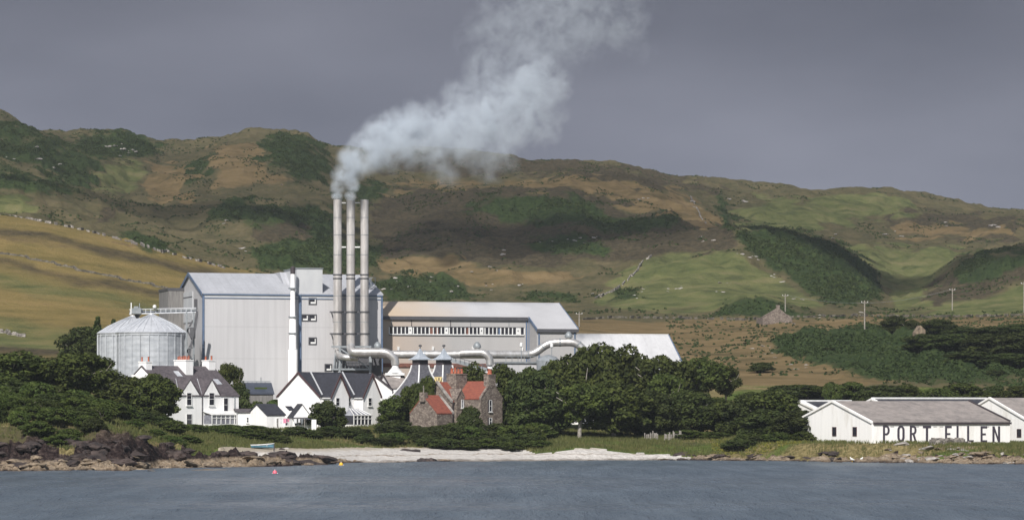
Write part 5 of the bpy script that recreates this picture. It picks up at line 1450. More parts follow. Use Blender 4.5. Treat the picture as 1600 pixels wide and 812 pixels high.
def warehouses():
    th = 27
    def wh(px, Y, pr_, h, zg, ye, yr, lab, roof, grp='whitewashed warehouses by the shore', wall=None):
        f = Frame(px, Y, th, zg); r = f.root('warehouse', lab, 'warehouse', grp)
        L = f.on(pr_); ze = f.z(ye); zr = f.z(yr, 0, h)
        w, rf = gable_x(r, L, 2 * h, ze, zr, wall or M['white2'], roof, 0.0, t=.22)
        m = MB(); k = (zr - ze) / h
        for ya in (-.1, 2 * h + .1):
            m.slab([(-.25, ya, ze - .02), (-.25, h, zr + .02), (.2, h, zr + .02), (.2, ya, ze - .02)], (0, 0, .34))
        m.build('verge_coping', M['white2'], r)
        return f, r, L, ze, zr
    f, r, L, ze, zr = wh(1362, 536, 1578, 12.0, 2.6, 660.5, 628, 'long whitewashed warehouse with PORT ELLEN painted in black on its side', M['slate_g'])
    MB().box(.3, L + .2, -.25, -.004, ze - .25, ze + .1).build('gutter', M['dark_trim'], r)
    m = MB(); m.slab([(L - .25, -.1, ze + .22), (L - .25, 12, zr + .22), (L + .12, 12, zr + .22), (L + .12, -.1, ze + .22)], (0, 0, .2)); m.build('verge_trim', M['dark_trim'], r)
    z0 = f.z(689.5, 8); hgt = f.z(664.5, 8) - z0
    hgt = 2.75
    for ch, px in zip('PORTELLEN', (1379.5, 1402.0, 1421.5, 1442.5, 1476.5, 1494.5, 1511, 1532, 1550.5)):
        a = f.on(px); w = {'T': 1.5, 'N': 1.6, 'O': 1.45}.get(ch, 1.35)
        zb = f.z(664.0 + (px - 1380) * .008, a) - hgt
        letter_mb(ch, w, hgt, 0, a, zb).build('letter', M['letter'], r)
    for px in (1339, 1307):
        d, z1 = f.side(px, 0, 666.5); win_side(r, d, d + 1.25, z1 - 1.55, z1, 0, M['brown_trim'])
    for px in (1394, 1433, 1471, 1543, 1461):
        a, z = f.on(px, 666); MB().box(a - .35, a + .35, -.03, -.004, z - .07, z + .03).build('wall_vent', M['grey_wall'], r)
    # neighbour to the right
    f2, r2, L2, ze2, zr2 = wh(1611, 566, 1800, 12.4, 2.6, 661, 623, 'right whitewashed warehouse whose pale gable rises over the end of the lettered one', M['slate_g'])
    d, z1 = f2.side(1596, 0, 669.5); win_side(r2, d, d + 1.3, z1 - 1.5, z1, 0, M['brown_trim'])
    # rear row
    f3, r3, L3, ze3, zr3 = wh(1420, 580, 1600, 12.0, 3.4, 655, 624.5, 'rear warehouse with a dark slate roof and a white ridge line', M['slate'])
    MB().box(0, L3, 11.7, 12.3, zr3 + .2, zr3 + .5).build('ridge_cap', M['frame_w'], r3)
    f4, r4, L4, ze4, zr4 = wh(1303, 590, 1385, 12.0, 3.4, 655, 628.5, 'rear left dark roofed warehouse with white ridge, largely behind the big tree', M['slate'])
    MB().box(0, L4, 11.7, 12.3, zr4 + .2, zr4 + .5).build('ridge_cap', M['frame_w'], r4)
    a = f4.on(1262, d=9); m = MB(); kk = (zr4 - ze4) / 12
    m.slab([(a, 2, ze4 + 2 * kk + .24), (a, 12, zr4 + .24), (a + .9, 12, zr4 + .24), (a + .9, 2, ze4 + 2 * kk + .24)], (0, 0, .2)); m.build('skew', M['frame_w'], r4)
warehouses()

# ------------------------------------------------------------------ rocks
def rock_mesh(name, seed, mt, flat=0.6, sub=3):
    import bmesh
    bm = bmesh.new(); bmesh.ops.create_icosphere(bm, subdivisions=sub, radius=1.0)
    rr = np.random.default_rng(seed)
    pl = [(Vector(rr.normal(size=3)).normalized(), 0.55 + 0.35 * rr.random()) for _ in range(11)]
    for v in bm.verts:
        for nrm, d in pl:
            k = v.co.dot(nrm)
            if k > d: v.co -= nrm * (k - d) * 0.9
        c = v.co
        n1 = float(fbm(np.array([c.x * 2.2 + seed]), np.array([c.y * 2.2 + c.z * 1.7]), 4, seed)[0])
        v.co *= 1 + n1 * 0.42
        v.co.z *= flat
    me = bpy.data.meshes.new(name); bm.to_mesh(me); bm.free()
    me.materials.append(mt); return me
ROCKS = [rock_mesh('boulder', 100 + i, M['rock']) for i in range(5)]
ROCKT = [rock_mesh('boulder', 130 + i, M['rock_t'], 0.5) for i in range(4)]
ROCKG = [rock_mesh('boulder', 160 + i, M['rock_g'], 0.6, 2) for i in range(4)]
def put_rock(me, loc, s, name, label, cat, group=None, sink=.3):
    o = new_obj(name, me); o.location = loc; o.location.z -= s[2] * sink * .6
    o.scale = s; o.rotation_euler = (random.uniform(-.2, .2), random.uniform(-.2, .2), random.uniform(0, 6.28))
    return tag(o, label, cat, group)
def rocks():
    rng = random.Random(3)
    for i in range(52):     # dark rocks of the left headland
        px = rng.choice([rng.uniform(-40, 480), rng.uniform(-40, 240)]); d = rng.uniform(1.5, 10) if px < 240 else rng.uniform(3, 11)
        Y = float(shoreY(px)) + d; s = rng.uniform(.5, 1.9)
        put_rock(rng.choice(ROCKS), gp(px, Y), (s * rng.uniform(1, 1.8), s, s * rng.uniform(.6, 1.1)), 'boulder', 'dark angular boulder of the left rocky foreshore', 'boulder', 'dark boulders on the left foreshore')
    for i in range(50):     # pale rocks at the waterline
        px = rng.uniform(-40, 500); Y = float(shoreY(px)) + rng.uniform(-1.5, 3.0); s = rng.uniform(.5, 1.3)
        p = gp(px, Y); p.z = max(p.z, -.1)
        put_rock(rng.choice(ROCKT), p, (s * rng.uniform(1.2, 2.6), s, s * rng.uniform(.6, 1.0)), 'boulder', 'tan sea washed boulder at the left waterline', 'boulder', 'tan boulders along the left waterline')
    for i in range(60):     # right shore
        px = rng.uniform(1060, 1640); Y = float(shoreY(px)) + rng.uniform(0, 6 if px < 1380 else 10); s = rng.uniform(.5, 1.3)
        put_rock(rng.choice(ROCKS + ROCKT[:2] if px < 1380 else ROCKT + ROCKG[:2]), gp(px, Y), (s * rng.uniform(1, 2.2), s, s * rng.uniform(.5, .8)), 'boulder', 'brown boulder along the right hand shore', 'boulder', 'brown boulders along the right shore')
    for i in range(40):
        px = rng.uniform(1385, 1610); Y = float(shoreY(px)) + rng.uniform(4, 13); s = rng.uniform(.35, .9)
        put_rock(rng.choice(ROCKG + ROCKT), gp(px, Y), (s * 1.6, s, s * .6), 'boulder', 'pale boulder of the rubble slope below the painted name', 'boulder', 'pale rubble below the lettered warehouse')
    s = 1.0
    for px, py, dy, sc, mt, lab in ((320, 731, 0, (3.6, 1.4, 1.0), ROCKT[0], 'low tan islet rock standing off the left shore'),
                              (253, 733, 0, (2.2, 1.0, .45), ROCKT[1], 'flat tan skerry just left of the islet rock'),
                              (670, 713, 0, (2.4, 1.2, 1.25), ROCKS[1], 'peaked dark rock alone on the white beach'),
                              (655, 716, 0, (2.6, 1.0, .5), ROCKS[2], 'low dark rock left of the peaked rock'),
                              (690, 716, 0, (2.4, .9, .4), ROCKT[2], 'low tan rock right of the peaked rock'),
                              (482, 708, 0, (3.6, 2.2, 1.9), ROCKS[3], 'large dark weedy rock at the left end of the beach'),
                              (505, 712, 0, (2.6, 1.8, 1.3), ROCKS[4], 'smaller dark weedy rock right of the large one'),
                              (450, 714, 0, (3.0, 1.8, .9), ROCKS[0], 'low dark weedy rock left of the large one')):
        Y = float(shoreY(px)) + 1.5
        if 'islet' in lab or 'skerry' in lab: Y = CZ * F / (py + 3 - HY)
        p = gp(px, Y); p.z = max(p.z, -.2); put_rock(mt, p, sc, 'shore_rock', lab, 'rock')
    # outcrops on the hills
    spots = [(620, 440), (650, 437), (668, 436), (705, 452), (740, 425), (765, 420), (895, 374), (905, 370), (915, 377), (930, 372), (860, 380), (842, 385), (1000, 312), (1010, 309), (1080, 318), (1160, 318), (1135, 312), (60, 245), (15, 250), (85, 262), (205, 235), (200, 240), (165, 230), (190, 232), (310, 268), (1175, 405), (1160, 400), (1185, 408), (1210, 430), (1220, 440), (1225, 438), (1130, 440), (1060, 450), (1050, 458), (985, 465), (1120, 455), (1380, 367), (1400, 368), (1300, 372), (1545, 350), (1560, 356), (1480, 355), (1100, 374), (1108, 376), (385, 390), (350, 345), (440, 288), (640, 450), (600, 455), (1190, 545), (1205, 550), (1195, 556), (1180, 548), (1220, 560), (1260, 570), (1240, 575), (790, 395), (770, 450), (820, 445), (1345, 493), (1320, 492), (1240, 498), (1280, 497), (1000, 455), (940, 460), (1250, 470)]
    rng = random.Random(5)
    for (px, py) in spots:
        for q in range(rng.choice([1, 2, 2, 3])):
            ax = px + rng.gauss(0, 5); ay = py + rng.gauss(0, 3)
            Y = find_Y(ax, ay, 720); s = rng.uniform(.3, .85) * Y / 1100
            put_rock(rng.choice(ROCKG), gp(ax, Y), (s * rng.uniform(1.2, 2.4), s * 1.2, s * rng.uniform(.6, 1.0)), 'outcrop_rock', 'pale grey rock breaking through the hillside turf', 'rock', 'pale rocks scattered over the hillside')
rocks()

# ------------------------------------------------------------------ leaf clouds
def leaf_cloud(name, centres, radii, counts, size, mt, seed=0, squash=1.0, up=0.35):
    r = np.random.default_rng(seed)
    C = np.repeat(np.array(centres, float), counts, axis=0); Rr = np.repeat(np.array(radii, float), counts)
    n = len(C)
    d = r.normal(size=(n, 3)); d /= np.linalg.norm(d, axis=1)[:, None]
    rad = Rr * (0.45 + 0.62 * r.random(n) ** 0.6)
    P = C + d * rad[:, None] * np.array([1, 1, squash])
    nrm = d * 0.8 + r.normal(size=(n, 3)) * 0.55 + np.array([0, 0, up]); nrm /= np.linalg.norm(nrm, axis=1)[:, None]
    t = np.cross(nrm, r.normal(size=(n, 3))); t /= np.linalg.norm(t, axis=1)[:, None]; b = np.cross(nrm, t)
    s = size * (0.6 + 0.8 * r.random(n))[:, None]
    q = np.stack([P - t * s - b * s * .55, P + t * s - b * s * .35, P + t * s * .8 + b * s * .6, P - t * s * .7 + b * s * .5], 1).reshape(-1, 3)
    me = bpy.data.meshes.new(name)
    me.vertices.add(len(q)); me.vertices.foreach_set('co', q.ravel().astype(np.float32))
    me.loops.add(len(q)); me.loops.foreach_set('vertex_index', np.arange(len(q), dtype=np.int32))
    me.polygons.add(n); me.polygons.foreach_set('loop_start', np.arange(0, len(q), 4, dtype=np.int32))
    me.update(calc_edges=True); me.materials.append(mt)
    return me

def tree_proto(seed, H=10.0, Wd=11.0, low=0.25, mt='leaf', nclump=60, leaves=150, lsize=0.27, flatt=False, lean=0.0):
    """crown + trunk meshes of a tree H high and Wd wide, base at the origin"""
    r = np.random.default_rng(seed)
    cs, rs, cn = [], [], []
    for i in range(nclump):
        while True:
            p = r.uniform(-1, 1, 3)
            q = np.linalg.norm(p)
            if 0.35 < q < 1.0: break
        top = (p[2] + 1) / 2
        prof = (1 - 0.35 * top) if not flatt else (0.6 + 0.4 * top)
        x = p[0] * Wd / 2 * prof * .88 + lean * top; y = p[1] * Wd / 2 * prof * .8
        z = H * (low + (1 - low) * top) * (0.93 + 0.1 * r.random())
        rad = Wd * (0.075 + 0.075 * r.random())
        z = min(z, H - rad * .4)
        cs.append((x, y, max(z, rad * .5))); rs.append(rad); cn.append(int(leaves * (rad / (Wd * .11)) ** 2))
    crown = leaf_cloud('crown', cs, rs, cn, lsize, M[mt], seed, .8)
    m = MB(); nl = 7
    base = Vector((0, 0, -1)); f = Vector((lean * .2, 0, H * max(low, .12) + .4))
    m.tube([base, Vector((.1, 0, f.z * .5)), f], [Wd * .032, Wd * .026, Wd * .02], 8)
    for i in range(nl):
        a = i * 6.28 / nl + r.random(); c = cs[int(r.integers(len(cs)))]
        e = Vector((math.cos(a) * Wd * .33, math.sin(a) * Wd * .3, H * (low + (1 - low) * (.4 + .4 * r.random()))))
        mid = f.lerp(e, .5) + Vector((r.normal() * .3, r.normal() * .3, .5))
        m.tube([f - Vector((0, 0, .5)), mid, e], [Wd * .016, Wd * .010, Wd * .004], 6)
    tme = m.build('trunk', M['bark'])
    tm = tme.data; bpy.data.objects.remove(tme)
    return crown, tm, H, Wd
PROTO = {
 'round': [tree_proto(s, 10, 11, .10, 'leaf', 75, 150, .25) for s in (1, 2, 3)],
 'open': [tree_proto(s, 10, 11, .42, 'leaf', 48, 150, .24, True, 1.0) for s in (4, 5)],
 'dark': [tree_proto(s, 10, 11, .08, 'leaf_d', 75, 150, .25) for s in (6, 7)],
 'bush': [tree_proto(s, 5, 8, .02, 'leaf_b', 45, 150, .20) for s in (8, 9)],
 'scrub': [tree_proto(s, 5, 8, .02, 'leaf_d', 45, 150, .20) for s in (10, 11)],
}
def conifer(seed, H=12, Wd=5):
    r = np.random.default_rng(seed); cs, rs, cn = [], [], []
    for i in range(70):
        t = r.random(); z = H * (.08 + .92 * t); w = Wd / 2 * (1 - t) ** .8; a = r.random() * 6.28
        cs.append((math.cos(a) * w * .8, math.sin(a) * w * .8, z)); rs.append(.35 + .5 * (1 - t)); cn.append(60)
    crown = leaf_cloud('crown', cs, rs, cn, .2, M['leaf_d'], seed)
    m = MB(); m.tube([(0, 0, -1), (0, 0, H * .95)], [.22, .04], 8); t = m.build('trunk', M['bark']); tm = t.data; bpy.data.objects.remove(t)
    return crown, tm, H, Wd
PROTO['conifer'] = [conifer(21), conifer(22)]
cnt = [0]
def norm(p):
    cr, tm, H, Wd = p; c = np.empty(len(cr.vertices) * 3, np.float32); cr.vertices.foreach_get('co', c); c = c.reshape(-1, 3)
    return cr, tm, float(np.percentile(c[:, 2], 99.6)), float(np.percentile(c[:, 0], 99) - np.percentile(c[:, 0], 1))
for k_ in PROTO: PROTO[k_] = [norm(p) for p in PROTO[k_]]
def tree(kind, px, Y, top, w, label, name=None, group=None, cat=None, base=None):
    cr, tm, H, Wd = PROTO[kind][cnt[0] % len(PROTO[kind])]; cnt[0] += 1
    p = gp(px, Y)
    if base is not None: p.z = min(p.z, W(px, base, Y).z)
    h = W(px, top, Y).z - p.z; ww = w * Y / F
    nm = name or {'bush': 'bush', 'scrub': 'bush', 'conifer': 'conifer_tree'}.get(kind, 'tree')
    r = thing(nm, label, cat or nm.split('_')[-1], p, random.uniform(-.6, .6) + (3.14 if cnt[0] % 2 else 0), group)
    r.scale = (ww / Wd * .92, ww / Wd * .92, h / H)
    new_obj('crown', cr, r)
    new_obj('trunk' if nm != 'bush' else 'stem', tm, r)
    return r

G1 = 'trees of the left bank'; G2 = 'trees of the dense shore wood'; G3 = 'trees on the far right slope'; G4 = 'bushes on the shore bank'; G5 = 'bushes behind the warehouses'
for a in [
 ('round', 25, 535, 551, 105, 'dark rounded tree at the left edge of the photo', None, G1),
 ('round', 85, 545, 560, 80, 'low tree between the left edge tree and the pale trunked tree', None, G1),
 ('open', 135, 532, 553, 118, 'spreading tree with pale forked trunks left of the silos', None, G1),
 ('round', 192, 552, 588, 90, 'low dense tree in front of the silo wall', None, G1),
 ('round', 243, 544, 586, 78, 'dense dark tree hiding the left end of the big white house', None, G1),
 ('open', 210, 560, 590, 70, 'thin branched tree with white wall showing through its leaves', None, G1),
 ('conifer', 153, 690, 495, 30, 'taller dark conifer behind the left bank near the silo', None, 'conifers behind the silos'),
 ('conifer', 178, 690, 500, 34, 'dark conifer touching the silo edge', None, 'conifers behind the silos'),
 ('dark', 130, 695, 512, 75, 'dark bushy tree left of the conifers behind the bank', None, G1),
 ('dark', 165, 690, 525, 70, 'dark bushy tree against the left silo wall', None, G1),
 ('open', 362, 591, 569, 48, 'small light crowned tree right of the chimneyed white house', None, None),
 ('scrub', 370, 589, 603, 50, 'dark bush below the small tree beside the big white house', None, G4),
 ('scrub', 400, 589, 628, 50, 'bush before the navy roofed shed', None, G4),
 ('bush', 430, 592, 625, 40, 'bush against the corner of the gabled white house', None, G4),
 ('scrub', 510, 570, 627, 66, 'big round bush covering the corner of the gabled white house', None, G4),
 ('round', 622, 589, 620, 62, 'low tree between gabled white house and kiln', None, None),
 ('open', 650, 584, 600, 42, 'thin tree before the left pagoda kiln', None, None),
 ('round', 664, 582, 590, 34, 'narrow tree covering the foot of the left pagoda kiln', None, None),
 ('round', 737, 599, 571, 56, 'tree rising behind the brick chimney of the stone house', None, G2),
 ('scrub', 733, 570, 636, 42, 'round bush against the front wall of the stone house', None, G4),
 # the wood
 ('round', 795, 592, 573, 76, 'leftmost tall tree of the wood, just right of the stone gable', None, G2),
 ('dark', 828, 584, 577, 84, 'dark tree of the wood second from the stone gable', None, G2),
 ('round', 872, 594, 566, 92, 'tree of the wood under the right end of the duct', None, G2),
 ('round', 922, 598, 541, 100, 'highest tree of the wood, covering the duct elbow', None, G2),
 ('round', 975, 600, 546, 98, 'tall tree of the wood before the white store roof', None, G2),
 ('open', 1030, 598, 557, 92, 'thin crowned tree with white roof showing through', None, G2),
 ('dark', 850, 572, 610, 96, 'low front tree of the wood left of the pale trunk', None, G2),
 ('open', 905, 568, 600, 84, 'front tree of the wood with a pale trunk near the lawn', None, G2),
 ('round', 960, 572, 596, 112, 'broad bright front tree in the middle of the wood', None, G2),
 ('dark', 1015, 578, 612, 84, 'dark front tree behind the wooden fence posts', None, G2),
 ('open', 1045, 590, 585, 66, 'tree of the wood with bare forked pale stems', None, G2),
 ('open', 1092, 640, 560, 84, 'flat topped wind bent tree right of the white store roof', None, G2),
 ('open', 1135, 642, 572, 56, 'rightmost flat topped wind bent tree before the brown slope', None, G2),
 ('dark', 1075, 582, 612, 92, 'low dark tree right of the fence posts', None, G2),
 ('round', 1118, 584, 622, 84, 'rounded low tree below the flat topped trees', None, G2),
 ('dark', 1160, 578, 618, 86, 'dark tree in the right part of the wood', None, G2),
 ('round', 1205, 574, 612, 92, 'tall tree at the right end of the wood', None, G2),
 ('dark', 1190, 564, 640, 90, 'low dark tree before the right end of the wood', None, G2),
 ('dark', 1250, 557, 642, 84, 'last dark tree of the wood overlapping the warehouse gable', None, G2),
 # far right slope
 ('dark', 1396, 845, 494, 46, 'dark tree at the top left of the far right slope', None, G3),
 ('scrub', 1425, 840, 500, 40, 'dark bush second from left on the far slope crest', None, G3),
 ('dark', 1462, 830, 499, 60, 'wide dark tree behind the ruin on the far slope', None, G3),
 ('dark', 1505, 815, 511, 60, 'dark tree in the middle of the far right slope', None, G3),
 ('dark', 1545, 810, 510, 62, 'tall dark tree right of the middle of the far slope', None, G3),
 ('dark', 1590, 810, 506, 66, 'dark tree at the right edge of the far slope', None, G3),
 ('dark', 1440, 782, 522, 66, 'dark tree low on the far slope, leftmost of its row', None, G3),
 ('dark', 1488, 770, 522, 84, 'broad dark tree low on the far slope left of the broadest one', None, G3),
 ('dark', 1540, 762, 522, 92, 'broadest dark tree low on the far slope', None, G3),
 ('dark', 1592, 758, 520, 90, 'broad dark tree low at the right edge of the slope', None, G3),
 ('dark', 1510, 745, 548, 78, 'dark tree on the lower edge of the far slope wood', None, G3),
 ('dark', 1575, 740, 552, 84, 'dark tree on the lower right edge of the far slope wood', None, G3),
 ('scrub', 1552, 728, 578, 44, 'low bush under the right edge trees of the slope', None, G3),
 ('scrub', 1292, 790, 543, 36, 'lone dark bush amid the bracken slope', None, G3),
 ('scrub', 1190, 735, 566, 40, 'low lone bush on the brown grass above the wood', None, G3),
]: tree(*a)
lab5 = ['bush behind the wood on the brown slope edge', 'bush left of the first warehouse gable', 'bush directly behind the first warehouse apex', 'dark pointed bush behind the lettered roof', 'bush above the left half of the lettered roof', 'low green bush above the lettered roof', 'wide bush above the middle of the lettered roof', 'bush above the right half of the lettered roof', 'bush above the end of the lettered roof', 'bush behind the right warehouse gable', 'bush behind the right warehouse roof at the photo edge']
for i, (px, top, w) in enumerate([(1175, 612, 60), (1222, 607, 60), (1262, 604, 56), (1300, 598, 40), (1332, 603, 56), (1375, 606, 56), (1415, 603, 62), (1462, 607, 60), (1505, 604, 60), (1550, 606, 60), (1595, 604, 60)]):
    tree(('bush', 'scrub', 'round', 'bush')[i % 4], px, 655 + (i * 7) % 16, top - (i * 5) % 7, w * (.75 + .35 * (i % 3)), lab5[i], None, G5)
# a shrub-layer along the bank
bb = [(75, 478, 655, 34, 'dark hollow bush in the notch of the left rocks', 'scrub', None),
      (300, 558, 664, 56, 'low bush in front of the big white house', 'bush', None), (352, 558, 663, 60, 'low bush before the conservatory of the big white house', 'bush', None), (395, 560, 664, 60, 'low bush before the long white outbuilding', 'bush', None),
      (448, 557, 674, 26, 'reddish low bush under the washing line', 'bush', None), (552, 562, 667, 60, 'low bush below the glass conservatory of the gabled house', 'scrub', None), (605, 568, 660, 44, 'low bush right of the gabled white house', 'bush', None),
      (1075, 570, 671, 60, 'low green bush right of the fence posts', 'bush', None), (1112, 570, 674, 60, 'low green bush beside the yellow weeds', 'bush', None), (830, 564, 664, 44, 'low hedge bush at the left end of the lawn', 'bush', None)]
for (px, Y, top, w, lab, k, g) in bb: tree(k, px, Y, top, w, lab, None, g)
rb = random.Random(21)
def thicket(n, x0, x1, Y0, Y1, f_top, w0, w1, label, group, kinds=('bush', 'bush', 'scrub')):
    for i in range(n):
        px = x0 + (x1 - x0) * (i + rb.random()) / n; Y = rb.uniform(Y0, Y1)
        p = gp(px, Y); base = HY - (p.z - CZ) * F / Y
        tree(rb.choice(kinds), px, Y, base - f_top(px) * rb.uniform(.7, 1.15), rb.uniform(w0, w1), label, None, group)
thicket(14, 615, 850, 562, 569, lambda p: 25, 44, 70, 'green bush in the thicket before the stone house', 'thicket before the stone house')
thicket(11, 660, 850, 556, 561, lambda p: 17, 36, 56, 'dark bush on the front edge of the thicket above the beach', 'front edge of the thicket', ('scrub', 'bush'))
thicket(12, -40, 190, 498, 512, lambda p: 30, 50, 84, 'leafy bush high on the left bank', 'bushes high on the left bank')
thicket(22, -40, 165, 466, 494, lambda p: 24, 34, 64, 'low green bush on the lower left bank above the rocks', 'bushes low on the left bank', ('bush', 'bush', 'scrub'))
thicket(9, 130, 275, 512, 528, lambda p: 22, 40, 60, 'low bush under the trees left of the big white house', 'bushes under the left trees', ('scrub', 'bush'))
thicket(8, 200, 300, 486, 512, lambda p: 12, 30, 50, 'low bush on the turf above the left rocks', 'low bushes above the left rocks', ('bush',))
thicket(8, 290, 440, 536, 550, lambda p: 12, 36, 56, 'low weedy bush on the bank below the big white house', 'low bushes below the white house', ('bush',))
thicket(9, 460, 620, 553, 562, lambda p: 15, 36, 56, 'low weedy bush on the bank below the gabled white house', 'low bushes below the gabled house', ('bush', 'scrub'))
thicket(9, 1150, 1300, 552, 558, lambda p: 14, 40, 60, 'low scrub bush at the foot of the right end of the wood', 'scrub at the right foot of the wood', ('bush', 'scrub'))
thicket(12, 760, 1160, 590, 600, lambda p: 62, 60, 84, 'dark tree deep inside the wood behind the front trees', 'inner trees of the wood', ('dark',)) if False else None

# ------------------------------------------------------------------ ground vegetation as stuff
def scatter(name, mask_w, n, size, hgt, mt, label, cat, seed, ymin, ymax, blades=False, pxr=(-120, 1720)):
    r = np.random.default_rng(seed)
    ri = np.where((rows > ymin) & (rows < ymax))[0]; ci = np.where((cols > pxr[0]) & (cols < pxr[1]))[0]
    w = mask_w[np.ix_(ri, ci)] * (YY[np.ix_(ri, ci)]) * np.gradient(rows)[ri][:, None]
    p = (w / w.sum()).ravel(); k = r.choice(len(p), n, p=p)
    i = ri[k // len(ci)]; j = ci[k % len(ci)]
    i2 = np.minimum(i + 1, nR - 1); j2 = np.minimum(j + 1, nC - 1)
    a = r.random(n)[:, None]; b = r.random(n)[:, None]
    V3 = V.reshape(nR, nC, 3)
    P = (V3[i, j] * (1 - a) + V3[i, j2] * a) * (1 - b) + (V3[i2, j] * (1 - a) + V3[i2, j2] * a) * b
    if blades:
        m_ = 5; P = np.repeat(P, m_, 0) + r.normal(size=(n * m_, 3)) * np.array([.35, .35, .03]); N = len(P)
        ang = r.random(N) * 6.28; wv = np.stack([np.cos(ang), np.sin(ang), 0 * ang], 1) * size
        hv = np.stack([r.normal(size=N) * .18, r.normal(size=N) * .18, np.ones(N)], 1) * (hgt * (.5 + r.random(N)))[:, None]
        q = np.stack([P - wv, P + wv, P + wv * .3 + hv, P - wv * .2 + hv * .97], 1).reshape(-1, 3)
    else:
        m_ = 6; P = np.repeat(P, m_, 0); N = len(P)
        d = r.normal(size=(N, 3)); d /= np.linalg.norm(d, axis=1)[:, None]; d[:, 2] = np.abs(d[:, 2])
        P = P + d * np.array([hgt, hgt, hgt * .8]) * r.random(N)[:, None] ** .5
        nn = d + r.normal(size=(N, 3)) * .4; nn /= np.linalg.norm(nn, axis=1)[:, None]
        t = np.cross(nn, r.normal(size=(N, 3))); t /= np.linalg.norm(t, axis=1)[:, None]; bb_ = np.cross(nn, t)
        s = size * (.6 + .8 * r.random(N))[:, None]
        q = np.stack([P - t * s - bb_ * s * .6, P + t * s - bb_ * s * .4, P + t * s * .8 + bb_ * s * .7, P - t * s * .7 + bb_ * s * .5], 1).reshape(-1, 3)
    me = bpy.data.meshes.new(name); me.vertices.add(len(q)); me.vertices.foreach_set('co', q.ravel().astype(np.float32))
    me.loops.add(len(q)); me.loops.foreach_set('vertex_index', np.arange(len(q), dtype=np.int32))
    me.polygons.add(N); me.polygons.foreach_set('loop_start', np.arange(0, len(q), 4, dtype=np.int32))
    me.update(calc_edges=True); me.materials.append(mt)
    tag(new_obj(name, me), label, cat, None, 'stuff')
clump = np.clip(fbm(XX / 8, YY / 10, 4, 201) * 2 + .35, 0, 1)
clump2 = np.clip(fbm(XX / 20, YY / 28, 3, 221) * 2.2 + .55, 0.05, 1)
brm = np.clip(br * 1.3 - .25, 0, 1) ** 1.5 * (.15 + clump) * clump2
scatter('bracken', brm * (YY > 1000), 60000, .30, .75, M['bracken'], 'dark green bracken covering patches of the hills', 'bracken', 301, 1000, 1900)
scatter('bracken', brm * (YY <= 1000), 17000, .26, .55, M['bracken'], 'mid green bracken carpet on the slope behind the warehouses', 'bracken', 302, 700, 1000, pxr=(1100, 1720))
gr = (rock < .5) * (sand < .5) * (dS > 4)
scatter('grass', gr * (YY < 590) * (.4 + clump), 40000, .06, .42, M['grassb'], 'rough green and straw grass on the shore bank', 'grass', 303, 455, 600, True)
scatter('moor_grass', (br < .4) * (pa < .5) * (fbm(XX / 15, YY / 20, 4, 211) > .16) * (YY > 1000), 11000, .34, .55, M['bracken'], 'tufts of rough heath scattered between the bracken', 'heath', 305, 1000, 1900)
scatter('slope_tufts', (br < .4) * np.clip(fbm(XX / 3, YY / 5, 3, 231) * 2.5, 0.02, 1), 1500, .26, .5, M['bracken'], 'dark tufts scattered over the brown slope above the wood', 'tufts', 306, 725, 1000, pxr=(1040, 1720))
yel = ((PXG > 1110) & (PXG < 1262) & (YY > 546) & (YY < 566)).astype(float)
scatter('yellow_weeds', yel * gr, 1100, .11, .4, M['gorse'], 'strip of yellow green weeds before the right end of the wood', 'weeds', 304, 540, 565, pxr=(1110, 1270))

# ------------------------------------------------------------------ dry stone walls
def drywall(label, pts, lo=700, hi=1950, w=.7, h=1.2, mt='drystone', gap=.0):
    P = []
    for (a, b) in zip(pts[:-1], pts[1:]):
        n = max(2, int(math.hypot(b[0] - a[0], b[1] - a[1]) / 5))
        for k in range(n): P.append((a[0] + (b[0] - a[0]) * k / n, a[1] + (b[1] - a[1]) * k / n))
    P.append(pts[-1]); G = []
    for (px, py) in P: G.append(gp(px, find_Y(px, py, lo, hi)))
    base = G[0].copy(); m = MB(); rr = random.Random(len(label))
    for a, b in zip(G[:-1], G[1:]):
        a = a - base; b = b - base
        if (b - a).length > 60: continue
        nn = max(1, int((b - a).length / 3.0))
        for q in range(nn):
            if rr.random() < gap: continue
            u = a.lerp(b, q / nn); v = a.lerp(b, (q + 1) / nn); d = (v - u); side = Vector((-d.y, d.x, 0)).normalized() * w / 2
            hh_ = h * rr.uniform(.55, 1.15); dn = Vector((0, 0, -.8)); up = Vector((0, 0, hh_))
            m.prism([u - side + dn, u + side + dn, u + side * .7 + up, u - side * .7 + up], [v - side + dn, v + side + dn, v + side * .7 + up, v - side * .7 + up])
    r = m.build('stone_wall', M[mt]); r.location = base
    tag(r, label, 'wall')
drywall('ruinous pale dry stone wall along the crest of the left yellow field', [(-60, 322), (0, 332), (60, 346), (130, 360), (190, 376), (260, 396), (330, 414), (352, 420)], 800, 1010, .6, .75, gap=.4)
drywall('dark dry stone wall crossing the middle of the left yellow field', [(-60, 388), (0, 397), (60, 408), (130, 425), (200, 440), (262, 452)], 720, 990, .7, .6, 'drystone_d')
drywall('short pale dry stone wall low at the left edge of the field', [(-40, 516), (0, 520), (40, 528)], 690, 900, .7, .9)
drywall('pale wall climbing the green slope in the middle distance', [(925, 470), (960, 455), (985, 437), (1005, 412), (1018, 402)], 1000, 1400, .5, .8, gap=.25)
drywall('thin pale wall running up the far moor', [(1076, 305), (1085, 322), (1098, 345), (1104, 352)], 1200, 1850, .6, .8, gap=.2)
drywall('long low wall below the green valley fields', [(905, 500), (960, 497), (1060, 498), (1150, 501), (1260, 496), (1350, 494), (1450, 496), (1530, 495), (1620, 493)], 800, 1060, .6, .7, 'drystone_d', gap=.3)

